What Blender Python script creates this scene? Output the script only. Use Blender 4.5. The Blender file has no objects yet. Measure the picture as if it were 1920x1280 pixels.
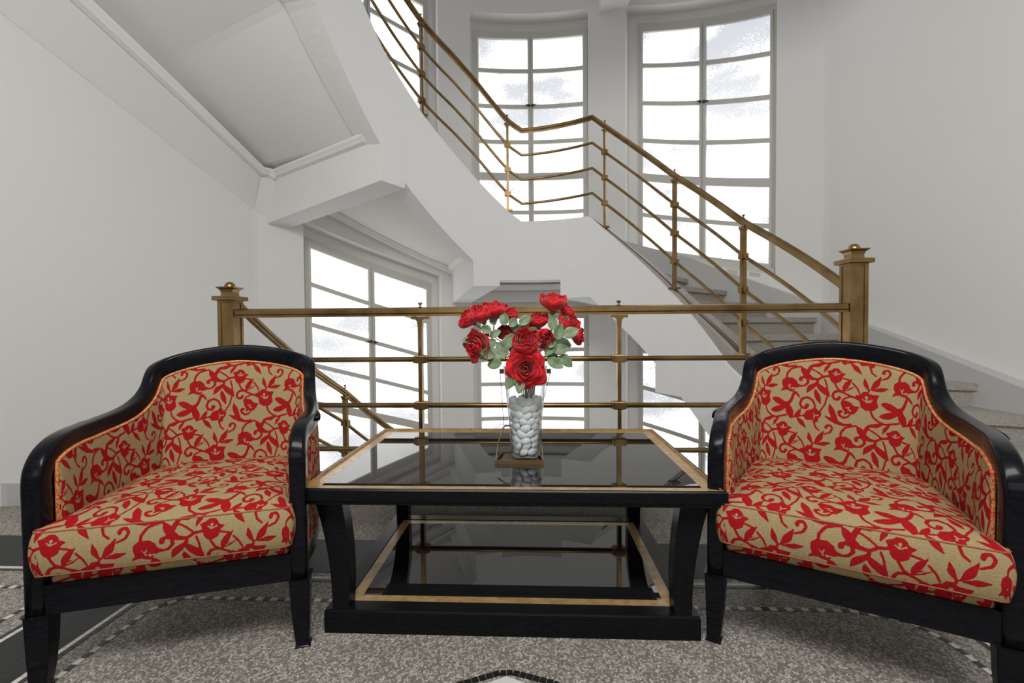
import bpy, math, random
import numpy as np
from mathutils import Vector, Matrix
rnd = random.Random(7)
SC = bpy.context.scene
COL = SC.collection
PI = math.pi
# ------------------------------------------------------------------ camera model (measured from the place)
F = 880.; H = .95; CX, CY = 960., 640.
YAW = math.radians(2.6); PITCH = math.radians(1.5); ROLL = math.radians(.45)
CM = Matrix.Rotation(YAW, 3, 'Z') @ Matrix.Rotation(PI/2-PITCH, 3, 'X') @ Matrix.Rotation(-ROLL, 3, 'Z')
def ray(x, y): return CM @ Vector(((x-CX)/F, -(y-CY)/F, -1.))
def atZ(x, y, z): r = ray(x, y); t = (z-H)/r.z; return Vector((r.x*t, r.y*t, z))
def atY(x, y, Y): r = ray(x, y); t = Y/r.y; return Vector((r.x*t, Y, H+r.z*t))
def atE(x, y, e):
    c, a, b = e; r = ray(x, y)
    A = (r.x/a)**2+(r.y/b)**2; B = -2*r.y*c/b**2; C = (c/b)**2-1
    t = (-B+math.sqrt(max(B*B-4*A*C, 0)))/(2*A); return Vector((r.x*t, r.y*t, H+r.z*t))
def atV(x, y, A, B):      # vertical plane through plan points A, B
    r = ray(x, y); n = Vector((B[1]-A[1], A[0]-B[0])); t = (n.x*A[0]+n.y*A[1])/(n.x*r.x+n.y*r.y)
    return Vector((r.x*t, r.y*t, H+r.z*t))
cd = bpy.data.cameras.new('camera'); cam = bpy.data.objects.new('camera', cd); COL.objects.link(cam)
cd.sensor_width = 36; cd.lens = F*36/1920; cd.clip_start = .05
cam.matrix_world = Matrix.Translation((0, 0, H)) @ CM.to_4x4()
SC.camera = cam
# ------------------------------------------------------------------ plan curves of the stairwell
CC = Vector((0, 2.9))
ES = (2.6, 1.57, 1.97)      # white stringer face (well side)
ER = (2.6, 1.61, 2.02)      # railing line
EO = (2.8, 3.2, 3.0)        # inner face of the bay wall
EW = (2.8, 3.36, 3.16)      # window plane
WLX = lambda y: 2.68+(4.43-y)*.12     # half-width between the long walls
def phi(p): return math.degrees(math.atan2(p[1]-CC.y, p[0]))
def onE(ph, e, off=0.):
    d = Vector((math.cos(math.radians(ph)), math.sin(math.radians(ph)))); c, a, b = e
    oy = CC.y-c; A = (d.x/a)**2+(d.y/b)**2; B = 2*d.y*oy/b**2; C = (oy/b)**2-1
    t = (-B+math.sqrt(B*B-4*A*C))/(2*A)
    if d.y*t+CC.y < c: t = a/abs(d.x) if abs(d.x) > 1e-6 else t
    t += off; return Vector((d.x*t, CC.y+d.y*t))
def onO(ph, off=0.):
    d = Vector((math.cos(math.radians(ph)), math.sin(math.radians(ph))))
    c, a, b = EO; oy = CC.y-c; A = (d.x/a)**2+(d.y/b)**2; B = 2*d.y*oy/b**2; C = (oy/b)**2-1
    t = (-B+math.sqrt(B*B-4*A*C))/(2*A)
    # wall line: |x| = 2.68+(4.43-y)*.12
    k = (2.68+(4.43-CC.y)*.12)/(abs(d.x)+.12*d.y) if abs(d.x)+.12*d.y > 1e-3 else 99
    t = min(t, k)+off; return Vector((d.x*t, CC.y+d.y*t))
def interp(tab, x):
    if x <= tab[0][0]:
        (a, b), (c, d) = tab[0], tab[1]; return b+(x-a)*(d-b)/(c-a)
    for (a, b), (c, d) in zip(tab, tab[1:]):
        if x <= c: return b+(x-a)*(d-b)/(c-a) if c > a else b
    (a, b), (c, d) = tab[-2], tab[-1]; return d+(x-c)*(d-b)/(c-a)
def prof(px, e):
    t = []
    for q in px: p = atE(q[0], q[1], e); t.append((phi(p), p.z))
    return sorted(t)
# ------------------------------------------------------------------ objects
def link(name, me, mat=None, parent=None, smooth=False):
    o = bpy.data.objects.new(name, me); COL.objects.link(o)
    if mat: me.materials.append(mat)
    if parent: o.parent = parent
    if smooth: me.polygons.foreach_set('use_smooth', [True]*len(me.polygons))
    return o
def mesh(name, V, Fc, mat=None, parent=None, smooth=False):
    me = bpy.data.meshes.new(name); me.from_pydata([tuple(v) for v in V], [], Fc); me.update()
    return link(name, me, mat, parent, smooth)
def thing(name, label, cat, loc=(0, 0, 0), rz=0, group=None):
    o = bpy.data.objects.new(name, None); COL.objects.link(o); o.location = loc; o.rotation_euler = (0, 0, rz)
    o.empty_display_size = .1; return tag(o, label, cat, group)
def tag(o, label, cat, group=None):
    o['label'] = label; o['category'] = cat
    if group: o['group'] = group
    return o
def struct(o): o['kind'] = 'structure'; return o
def join(parts):
    V = []; Fc = []
    for v, f in parts:
        n = len(V); V += list(v); Fc += [[i+n for i in q] for q in f]
    return V, Fc
def box(x0, x1, y0, y1, z0, z1):
    V = [(x, y, z) for z in (z0, z1) for y in (y0, y1) for x in (x0, x1)]
    return V, [[0, 2, 3, 1], [4, 5, 7, 6], [0, 1, 5, 4], [2, 6, 7, 3], [0, 4, 6, 2], [1, 3, 7, 5]]
def prism(poly, lo, hi, axis='z'):
    n = len(poly); V = []
    for t in (lo, hi):
        for a, b in poly: V.append((a, b, t) if axis == 'z' else ((a, t, b) if axis == 'y' else (t, a, b)))
    return V, [list(range(n))[::-1], list(range(n, 2*n))]+[[i, (i+1) % n, n+(i+1) % n, n+i] for i in range(n)]
def hexa(bot, top):   # two matching rings
    n = len(bot); V = list(bot)+list(top)
    return V, [list(range(n))[::-1], list(range(n, 2*n))]+[[i, (i+1) % n, n+(i+1) % n, n+i] for i in range(n)]
def lathe(pr, seg=32, c=(0, 0, 0), closed=False):
    V = []; Fc = []
    for r, z in pr:
        for k in range(seg):
            a = 2*PI*k/seg; V.append((c[0]+r*math.cos(a), c[1]+r*math.sin(a), c[2]+z))
    m = len(pr)
    for i in range(m-1 if not closed else m):
        j = (i+1) % m
        for k in range(seg):
            l = (k+1) % seg; Fc.append([i*seg+k, i*seg+l, j*seg+l, j*seg+k])
    return V, Fc
def circ(r, n=10, rz=None): return [(r*math.cos(2*PI*k/n), (rz or r)*math.sin(2*PI*k/n)) for k in range(n)]
def rrect(w, h, r=.2, n=3):
    r = r*min(w, h); out = []
    for cx, cy, a0 in ((w/2-r, h/2-r, 0), (-w/2+r, h/2-r, 90), (-w/2+r, -h/2+r, 180), (w/2-r, -h/2+r, 270)):
        for k in range(n+1):
            a = math.radians(a0+90*k/n); out.append((cx+r*math.cos(a), cy+r*math.sin(a)))
    return out
def sweep(path, sec, side=None, closed=False, scale=None):
    """sec in (side, up) coordinates; side(i) gives the sideways vector, default horizontal"""
    P = [Vector(p) for p in path]; n = len(P); m = len(sec); V = []; Fc = []
    for i in range(n):
        a = P[(i-1) % n] if (closed or i > 0) else P[0]; b = P[(i+1) % n] if (closed or i < n-1) else P[-1]
        T = (b-a).normalized()
        if side: S = Vector(side(i) if callable(side) else side)
        else:
            S = T.cross(Vector((0, 0, 1)))
            if S.length < 1e-3: S = Vector((1, 0, 0))
        S = (S-T*S.dot(T)).normalized(); U = S.cross(T).normalized()
        k = 1.
        if 0 < i < n-1 or closed:
            t1 = (P[i]-a).normalized(); t2 = (b-P[i]).normalized(); k = min(1/max(.3, math.sqrt(max(0, (1+t1.dot(t2))/2))), 1.6)
        s = scale(i) if scale else (1, 1)
        for u, w in sec: V.append(P[i]+S*u*s[0]*(k if abs((b-a).z) < .3*(b-a).length else 1)+U*w*s[1])
    for i in range(n if closed else n-1):
        j = (i+1) % n
        for q in range(m):
            r = (q+1) % m; Fc.append([i*m+q, i*m+r, j*m+r, j*m+q])
    if not closed: Fc.append(list(range(m))[::-1]); Fc.append([(n-1)*m+q for q in range(m)])
    return V, Fc
def ball(c, r, nu=12, nv=8, sc=(1, 1, 1)):
    pr = [(r*math.sin(PI*i/nv), -r*math.cos(PI*i/nv)) for i in range(nv+1)]
    V, Fc = lathe([(max(a, 1e-5), b) for a, b in pr], nu)
    return [(c[0]+x*sc[0], c[1]+y*sc[1], c[2]+z*sc[2]) for x, y, z in V], Fc
def bevel(o, w=.003, seg=2):
    m = o.modifiers.new('bevel', 'BEVEL'); m.width = w; m.segments = seg; m.limit_method = 'ANGLE'; m.angle_limit = math.radians(40); return o
# ------------------------------------------------------------------ materials
def mat(name, color, rough=.5, metal=0., spec=.5, coat=0., **k):
    m = bpy.data.materials.new(name); m.use_nodes = True; b = m.node_tree.nodes['Principled BSDF']
    b.inputs['Base Color'].default_value = (*color, 1); b.inputs['Roughness'].default_value = rough
    b.inputs['Metallic'].default_value = metal; b.inputs['Specular IOR Level'].default_value = spec
    b.inputs['Coat Weight'].default_value = coat; b.inputs['Coat Roughness'].default_value = .08
    return m
def N(m, t, **k):
    n = m.node_tree.nodes.new(t)
    for a, v in k.items():
        if hasattr(n, a): setattr(n, a, v)
        else: n.inputs[a.replace('_', ' ')].default_value = v
    return n
def L(m, a, b): m.node_tree.links.new(a, b)
def bs(m): return m.node_tree.nodes['Principled BSDF']
def noise_color(m, c1, c2, scale, lo=.35, hi=.65, detail=4, coord='Object', stretch=None):
    tc = N(m, 'ShaderNodeTexCoord'); nz = N(m, 'ShaderNodeTexNoise'); nz.inputs['Scale'].default_value = scale; nz.inputs['Detail'].default_value = detail
    src = tc.outputs[coord]
    if stretch: mp = N(m, 'ShaderNodeMapping'); mp.inputs['Scale'].default_value = stretch; L(m, src, mp.inputs[0]); src = mp.outputs[0]
    L(m, src, nz.inputs['Vector'])
    r = N(m, 'ShaderNodeValToRGB'); r.color_ramp.elements[0].position = lo; r.color_ramp.elements[1].position = hi
    r.color_ramp.elements[0].color = (*c1, 1); r.color_ramp.elements[1].color = (*c2, 1)
    L(m, nz.outputs[0], r.inputs[0]); L(m, r.outputs[0], bs(m).inputs['Base Color']); return nz, r, tc
def bump(m, scale, strength, dist=.002, detail=3):
    tc = N(m, 'ShaderNodeTexCoord'); nz = N(m, 'ShaderNodeTexNoise'); nz.inputs['Scale'].default_value = scale; nz.inputs['Detail'].default_value = detail
    L(m, tc.outputs['Object'], nz.inputs['Vector']); b = N(m, 'ShaderNodeBump'); b.inputs['Strength'].default_value = strength; b.inputs['Distance'].default_value = dist
    L(m, nz.outputs[0], b.inputs['Height']); L(m, b.outputs[0], bs(m).inputs['Normal'])
M = {}; WIN_E = 1.25
M['wall'] = mat('wall_paint', (.78, .775, .76), .75, spec=.25); bump(M['wall'], 60, .25, .003)
M['plaster'] = mat('stair_plaster', (.77, .775, .77), .8, spec=.2); bump(M['plaster'], 90, .5, .003)
M['crown'] = mat('moulding_paint', (.82, .81, .79), .6, spec=.3)
M['soffit'] = mat('soffit_paint', (.77, .76, .75), .8, spec=.2)
M['dado'] = mat('grey_dado_paint', (.52, .52, .52), .6, spec=.3); bump(M['dado'], 140, .6, .003)
M['winframe'] = mat('window_paint', (.55, .54, .50), .5)
M['brass'] = mat('aged_brass', (.34, .19, .07), .34, metal=1.)
noise_color(M['brass'], (.19, .115, .048), (.33, .22, .095), 9, .3, .7)
M['brassd'] = mat('dark_brass', (.2, .11, .05), .45, metal=.8)
M['wood'] = mat('black_lacquer', (.006, .007, .010), .22, spec=.12, coat=.10)
noise_color(M['wood'], (.003, .0033, .0055), (.006, .0068, .010), 30, stretch=(1, 1, 6))
M['wornwood'] = mat('worn_lacquer_wood', (.05, .012, .008), .35)
M['tblack'] = mat('table_lacquer', (.008, .008, .010), .26, spec=.15); noise_color(M['tblack'], (.003, .003, .005), (.007, .007, .008), 40, stretch=(1, 8, 8))
M['gold'] = mat('gold_leaf_border', (.55, .36, .14), .35, metal=.2, coat=.45); noise_color(M['gold'], (.34, .20, .07), (.50, .32, .13), 35)
M['dglass'] = mat('smoked_glass', (.010, .011, .011), .012, spec=.75)
M['stone'] = mat('stone_tread', (.33, .31, .28), .65)
noise_color(M['stone'], (.26, .245, .22), (.42, .40, .36), 120, .35, .65)
M['strip'] = mat('brown_metal_strip', (.16, .10, .07), .4, metal=.6)
M['gimp'] = mat('orange_red_braid', (.62, .16, .05), .7)
def _gimp(m):
    tc = N(m, 'ShaderNodeTexCoord'); w = N(m, 'ShaderNodeTexVoronoi'); w.inputs['Scale'].default_value = 260
    L(m, tc.outputs['Object'], w.inputs['Vector']); r = N(m, 'ShaderNodeValToRGB'); r.color_ramp.elements[0].color = (.62, .05, .03, 1); r.color_ramp.elements[1].color = (.72, .36, .12, 1)
    r.color_ramp.elements[0].position = .25; r.color_ramp.elements[1].position = .6
    L(m, w.outputs['Color'], r.inputs[0]); L(m, r.outputs[0], bs(m).inputs['Base Color'])
_gimp(M['gimp'])
# terrazzo
def terrazzo(name, cols, scale):
    m = mat(name, (.4, .4, .38), .42, spec=.25); tc = N(m, 'ShaderNodeTexCoord')
    v = N(m, 'ShaderNodeTexVoronoi'); v.inputs['Scale'].default_value = scale; L(m, tc.outputs['Object'], v.inputs['Vector'])
    sp = N(m, 'ShaderNodeSeparateColor'); L(m, v.outputs['Color'], sp.inputs[0])
    r = N(m, 'ShaderNodeValToRGB'); r.color_ramp.interpolation = 'CONSTANT'; e = r.color_ramp.elements
    e[0].position = 0; e[0].color = (*cols[0], 1); e[1].position = .2; e[1].color = (*cols[1], 1)
    for i, c in enumerate(cols[2:]): q = e.new(.2+(i+1)*.8/(len(cols)-1)); q.color = (*c, 1)
    L(m, sp.outputs[0], r.inputs[0])
    ve = N(m, 'ShaderNodeTexVoronoi'); ve.feature = 'DISTANCE_TO_EDGE'; ve.inputs['Scale'].default_value = scale; L(m, tc.outputs['Object'], ve.inputs['Vector'])
    mr = N(m, 'ShaderNodeMapRange'); mr.inputs['From Min'].default_value = .03; mr.inputs['From Max'].default_value = .12; L(m, ve.outputs['Distance'], mr.inputs[0])
    mx = N(m, 'ShaderNodeMix'); mx.data_type = 'RGBA'; L(m, mr.outputs[0], mx.inputs[0]); mx.inputs[6].default_value = (*cols[-1], 1); L(m, r.outputs[0], mx.inputs[7])
    nz = N(m, 'ShaderNodeTexNoise'); nz.inputs['Scale'].default_value = 1.7; L(m, tc.outputs['Object'], nz.inputs['Vector'])
    mr2 = N(m, 'ShaderNodeMapRange'); mr2.inputs['To Min'].default_value = .8; mr2.inputs['To Max'].default_value = 1.15; L(m, nz.outputs[0], mr2.inputs[0])
    mu = N(m, 'ShaderNodeVectorMath'); mu.operation = 'SCALE'; L(m, mx.outputs[2], mu.inputs[0]); L(m, mr2.outputs[0], mu.inputs['Scale'])
    L(m, mu.outputs[0], bs(m).inputs['Base Color']); return m
M['terr'] = terrazzo('grey_terrazzo', [(.20, .183, .158), (.32, .298, .26), (.405, .38, .338), (.475, .45, .40), (.57, .545, .495), (.17, .157, .137)], 150)
M['terrd'] = terrazzo('black_terrazzo', [(.014, .016, .016), (.02, .022, .022), (.026, .029, .029), (.035, .037, .037), (.017, .019, .019)], 150)
M['mosw'] = mat('white_mosaic', (.66, .64, .60), .4); M['mosb'] = mat('black_mosaic', (.015, .015, .015), .35)
def glow_mat():
    m = bpy.data.materials.new('frosted_daylight_pane'); m.use_nodes = True; b = bs(m)
    b.inputs['Base Color'].default_value = (.8, .8, .8, 1); b.inputs['Roughness'].default_value = .25
    tc = N(m, 'ShaderNodeTexCoord'); n1 = N(m, 'ShaderNodeTexNoise'); n1.inputs['Scale'].default_value = 1.1; n1.inputs['Detail'].default_value = 2
    n2 = N(m, 'ShaderNodeTexNoise'); n2.inputs['Scale'].default_value = 70; L(m, tc.outputs['Object'], n1.inputs['Vector']); L(m, tc.outputs['Object'], n2.inputs['Vector'])
    ad = N(m, 'ShaderNodeMath'); ad.operation = 'MULTIPLY_ADD'; L(m, n2.outputs[0], ad.inputs[0]); ad.inputs[1].default_value = .35; L(m, n1.outputs[0], ad.inputs[2])
    mp = N(m, 'ShaderNodeMapping'); mp.inputs['Scale'].default_value = (1, 1, 2.2); L(m, tc.outputs['Object'], mp.inputs[0]); L(m, mp.outputs[0], n1.inputs['Vector'])
    r = N(m, 'ShaderNodeValToRGB'); r.color_ramp.elements[0].position = .56; r.color_ramp.elements[0].color = (.30, .32, .36, 1)
    r.color_ramp.elements[1].position = .69; r.color_ramp.elements[1].color = (1, 1, .985, 1)
    L(m, ad.outputs[0], r.inputs[0]); L(m, r.outputs[0], b.inputs['Emission Color']); b.inputs['Emission Strength'].default_value = WIN_E
    return m

M['pane'] = glow_mat()
# ------------------------------------------------------------------ the room shell
ZB = -3.4; ZT = 7.2
def curved_wall(a, b, zf0, zf1, off0=0., off1=.0, n=8, fn=None):
    """solid slab between angles a and b whose inner face follows the bay wall"""
    V = []; Fc = []
    fn = fn or (lambda p, o: onO(p, o))
    for i in range(n+1):
        p = a+(b-a)*i/n; q0 = fn(p, off0); q1 = fn(p, off1); z0 = zf0(p); z1 = zf1(p)
        V += [(q0.x, q0.y, z0), (q1.x, q1.y, z0), (q1.x, q1.y, z1), (q0.x, q0.y, z1)]
    for i in range(n):
        for k in range(4):
            l = (k+1) % 4; Fc.append([i*4+k, i*4+l, i*4+4+l, i*4+4+k])
    Fc.append([0, 3, 2, 1]); Fc.append([n*4, n*4+1, n*4+2, n*4+3]); return V, Fc
K = lambda z: (lambda p: z)
def lin(pa, za, pb, zb): return lambda p: za+(p-pa)*(zb-za)/(pb-pa)
T = .34
ph = lambda x, y=300: phi(atE(x, y, EO))
oR = (ph(1455), ph(1173)); oC = (ph(1103), ph(884)); oL = (ph(824, 350), ph(571, 550))
zz = lambda x, y, e=EO: atE(x, y, e).z
DZ = 3.385
# window corners (on the window plane): (phi right end, z top), (phi left end, z top)
wp = lambda x, y: (phi(atE(x, y, EW)), atE(x, y, EW).z)
WH = wp(1196, 52)[1]-wp(1196, 470)[1]
upR = (wp(1457, 14), wp(1196, 52)); upC = (wp(1101, 57), wp(888, 62)); loL = (wp(808, 538), wp(571, 452))
dL = wp(793, 6)[1]-loL[0][1]; upL = ((loL[0][0], loL[0][1]+dL), (loL[1][0], loL[1][1]+dL))
loC = ((upC[0][0], wp(1000, 590)[1]), (upC[1][0], wp(1000, 590)[1])); loR = tuple((p, z-DZ) for p, z in upR)
def opening(w, ext=.0):
    (pa, za), (pb, zb) = w
    return lin(pa, za-WH-.05, pb, zb-WH-.05), lin(pa, za+.16, pb, zb+.16)
cols = [(oR, loR, upR), (oC, loC, upC), (oL, loL, upL)]
ph0 = phi((2.68, 4.43)); ph1 = 180-ph0
parts = []; cur = ph0-.5
for (a, b), lo, up in cols:
    parts.append(curved_wall(cur, a, K(ZB), K(ZT), 0, T))
    b0, t0 = opening(lo); b1, t1 = opening(up)
    parts.append(curved_wall(a, b, K(ZB), b0, 0, T)); parts.append(curved_wall(a, b, t0, b1, 0, T)); parts.append(curved_wall(a, b, t1, K(ZT), 0, T)); cur = b
parts.append(curved_wall(cur, ph1+.5, K(ZB), K(ZT), 0, T))
for (a, b), lo, up in cols:      # plaster returns behind the window frames
    for (pa, za), (pb, zb) in (lo, up):
        tp = lin(pa, za, pb, zb); fw = lambda p, o: onE(p, EW, o)
        parts += [curved_wall(pa-3, pb+3, (lambda p, tp=tp: tp(p)+.0), (lambda p, tp=tp: tp(p)+.4), .03, .10, 8, fw), curved_wall(pa-3, pb+3, (lambda p, tp=tp: tp(p)-WH-.4), (lambda p, tp=tp: tp(p)-WH), .03, .10, 8, fw)]
        for c, d in ((pa-3.2, pa+.1), (pb-.1, pb+3.2)): parts.append(curved_wall(c, d, (lambda p, tp=tp: tp(p)-WH-.2), (lambda p, tp=tp: tp(p)+.2), .03, .10, 2, fw))
struct(mesh('wall_back', *join(parts), M['wall']))
for s, nm in ((-1, 'wall_left'), (1, 'wall_right')):
    y0, y1 = -3.5, 4.44
    P = [(s*WLX(y0), y0), (s*WLX(y1), y1), (s*(WLX(y1)+.25), y1), (s*(WLX(y0)+.25), y0)]
    if s < 0: P = P[::-1]
    struct(mesh(nm, *prism(P, ZB, ZT), M['wall']))
# hall floor, well floor, hall ceiling, well ceiling
FY = 2.43
struct(mesh('floor', *prism([(-WLX(-3.4), -3.4), (WLX(-3.4), -3.4), (WLX(FY), FY), (-WLX(FY), FY)], -.30, 0), M['terr']))
struct(mesh('floor_lower', *box(-3.6, 3.6, -2.6, 6.3, ZB-.1, ZB), M['stone']))
struct(mesh('wall_front', *box(-2.95, 2.95, 2.1, 2.3, ZB, -.3), M['wall']))
struct(mesh('wall_hall', *box(-3.7, 3.7, -3.6, -3.4, -.2, 3.6), M['wall']))
struct(mesh('ceiling', *box(-3.7, 3.7, -3.6, 2.0, 3.5, 3.8), M['wall']))
struct(mesh('ceiling_well', *box(-3.7, 3.7, 1.9, 6.5, 5.6, 5.8), M['wall']))
# windows
def window(n, w, label):
    (pa, za), (pb, zb) = w
    fn = lambda p, o: onE(p, EW, o)
    top = lin(pa, za, pb, zb)
    def slab(a, b, d0, d1, off0, off1, k=6): return curved_wall(a, b, (lambda p: top(p)-d1), (lambda p: top(p)-d0), off0, off1, k, fn)
    def post(a, wd, d0, d1, off0, off1): return slab(a-wd/2, a+wd/2, d0, d1, off0, off1, 1)
    g = 57.3/5.8*.075                      # angular width of a 5 cm member
    root = struct(mesh('window_%d' % n, *join([slab(pa, pb, -.05, .015, 0, .09), slab(pa, pb, WH-.015, WH+.07, -.02, .09),
        post(pa+g*.4, g*.8, 0, WH, 0, .09), post(pb-g*.4, g*.8, 0, WH, 0, .09), post((pa+pb)/2, g*.5, 0, WH, .0, .08), slab(pa, pb, WH+.06, WH+.10, -.16, .1)]), M['winframe']))
    mid = (pa+pb)/2; row = WH/6
    for (a, b), s in (((pa+g*.75, mid-g*.18), 1), ((mid+g*.18, pb-g*.75), -1)):
        ps = [slab(a, b, .012, .05, -.012, .05), slab(a, b, WH-.05, WH-.012, -.012, .05), post(a+g*.33, g*.66, .012, WH-.012, -.012, .05), post(b-g*.33, g*.66, .012, WH-.012, -.012, .05)]
        for k in (1, 2, 3, 5): ps.append(slab(a, b, row*k-.024, row*k+.024, .004, .04))
        ps.append(slab(a, b, row*4-.05, row*4+.04, -.008, .05))
        sash = mesh('sash', *join(ps), M['winframe'], root)
        mesh('pane', *slab(a+.1, b-.1, .03, WH-.03, .022, .032, 8), M['pane'], sash)
        hp = (b-g*.33) if s > 0 else (a+g*.33)
        q = fn(hp, -.03); z = top(hp)-row*2
        mesh('handle', *join([ball((q.x, q.y, z), .017), ball((q.x+.02*s, q.y-.02, z-.004), .03, sc=(.9, .35, .3))]), M['hand'], sash)
    return root
M['hand'] = mat('dark_handle_metal', (.03, .03, .03), .35, metal=.7)
for i, w in enumerate((upR, upC, upL, loR, loC, loL)): window(i+1, w, '')
# ------------------------------------------------------------------ staircase
HS = .148; SH = 26*HS
ex = lambda t, *a: sorted(t+list(a))
# white stringer, top edge and bottom edge (angle -> height)
top1 = ex(prof([(1105, 405), (1277, 570), (1362, 685)], ES), (-14, .07)); ph_l1 = top1[-1][0]
top2 = ex(prof([(978, 415), (952, 395), (890, 332), (850, 285), (790, 210), (720, 95), (678, 0)], ES), (168, 3.80), (194, 3.92)); ph_l0 = top2[0][0]
bot2 = ex(prof([(590, 0), (711, 266), (760, 343), (888, 489)], ES), (194, 3.50))
zl = atE(1000, 525, ES).z
bot1 = ex(prof([(1100, 550), (1122, 572), (1203, 651), (1229, 682), (1277, 744), (1326, 813)], ES), (-14, -.5))
ph_b2 = phi(atE(937, 525, ES)); ph_b3 = phi(atE(1050, 525, ES))
bar1 = ex(prof([(1105, 405), (1134, 425), (1263, 540), (1306, 587), (1378, 659)], ER), (-14, .17))
staircase = thing('staircase', 'white plastered curved staircase rising from the right wall over the back landing', 'staircase', (0, 2.9, 0))
lower = thing('staircase', 'lower stair flight descending behind the level rail beside the left newel post', 'staircase', (0, 2.9, 0))
def kid(o, p):   # parent while the geometry is in world coordinates
    o.parent = p; o.matrix_parent_inverse = Matrix.Translation(-Vector(p.location)); return o
def rs(x, y): return onE(x, ES, y)
def section_strip(a, b, zlo, zhi, o0, o1, n, fn=rs): return curved_wall(a, b, zlo, zhi, o0, o1, n, fn)
def add(root, name, vf, m, smooth=False): o = mesh(name, *vf, m); kid(o, root); return o
SW = .24
T1 = lambda p: interp(top1, p); T2 = lambda p: interp(top2, p); B1 = lambda p: interp(bot1, p); B2 = lambda p: interp(bot2, p)
def brk(*t): return sorted(set(round(x, 3) for q in t for x in q))
def strip_multi(phs, zlo, zhi, o0, o1, fn=rs):
    return join([curved_wall(a, b, zlo, zhi, o0, o1, max(1, int((b-a)/2.5)), fn) for a, b in zip(phs, phs[1:])])
st1 = section_strip(-14, ph_l1, B1, T1, 0, SW, 60); 
add(staircase, 'stringer', st1, M['plaster'])
stl = section_strip(ph_l1, ph_l0, K(zl), lin(ph_l1, top1[-1][1], ph_l0, top2[0][1]), 0, SW, 14)
add(staircase, 'landing_stringer', stl, M['plaster'])
st2 = section_strip(ph_l0, 194, lambda p: B2(p) if p > ph_b2 else zl, T2, 0, SW, 70)
add(staircase, 'stringer', st2, M['plaster'])
# stone cap and metal strip on flight 1
add(staircase, 'stone_cap', section_strip(-14, ph_l1, lambda p: T1(p)-.004, lambda p: max(T1(p)+.004, interp(bar1, p)-.012), .03, SW, 50), M['stone'])
add(staircase, 'metal_strip', section_strip(-14, ph_l1, lambda p: interp(bar1, p)-.014, lambda p: interp(bar1, p), .075, .12, 50), M['strip'])
# steps : angle of each nosing, inner end and outer end
inn = {1: -12.3, 2: -3.5, 3: 5.5, 4: 15, 5: 22.9, 6: 29.9, 7: 36.4, 8: 42.4, 9: 48, 10: 53.8, 11: 59.3, 12: 65.3, 13: 71.3}
out = {1: -24, 2: -15, 3: -6, 4: 3, 5: 13, 6: 23.5, 7: 30.5, 8: 38.7, 9: 46.6, 10: 54.4, 11: 61, 12: 67, 13: 72}
def step(i0, o0, i1, o1, zt, th=.17, nose=.9, fin=rs, oout=.10):
    n = 5; V0 = []; V1 = []
    def ring(z, d, m=0):
        a = [fin(i0-d+(i1+m-i0+d)*k/n, SW-.05) for k in range(n+1)]; b = [onO(o0-d*.6+(o1+m-o0+d*.6)*k/n, -oout) for k in range(n, -1, -1)]
        return [(q.x, q.y, z) for q in a+b]
    body = hexa(ring(zt-th, 0), ring(zt-.045, 0)); slab = hexa(ring(zt-.045, nose, .3), ring(zt, nose, .3))
    return join([body, slab])
for n in range(1, 13): add(staircase, 'step', step(inn[n], out[n], inn[n+1], out[n+1], n*HS), M['stone'])
# landing slab
def slab_between(a, b, zt, zb, n=12, o_in=SW-.05, o_out=0.0):
    A = [rs(a+(b-a)*k/n, o_in) for k in range(n+1)]+[onO(b+(a-b)*k/n, o_out) for k in range(n+1)]
    return hexa([(q.x, q.y, zb) for q in A], [(q.x, q.y, zt) for q in A])
add(staircase, 'landing', slab_between(71.3, 93.5, 13*HS, zl+.14), M['stone'])
for q in range(14, 26):
    def fa(n):   # angle where the stringer top reaches the step
        z = n*HS+.03
        for p in range(9300, 19400, 20):
            if T2(p/100) >= z: return p/100
        return 193.5
    a, b = fa(q), max(fa(q+1), fa(q)+.8); add(staircase, 'step', step(a, a, b, b, q*HS, nose=-.5), M['stone'])
# skirting dado on the walls
def dadoz(p):
    return interp(dtab, p)
dtab = sorted([(ph0+8, 1.03+.30), (phi((2.71, 4.16)), 1.03), (phi((2.80, 3.41)), .80), (phi((2.87, 2.80)), .60), (-24, .22), (54, 1.72), (73, 2.05)])
wo = lambda p, o: onO(p, o)
add(staircase, 'skirting', curved_wall(-24, 73, lambda p: dadoz(p)-.55, dadoz, -.105, .0, 40, wo), M['dado'])
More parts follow.
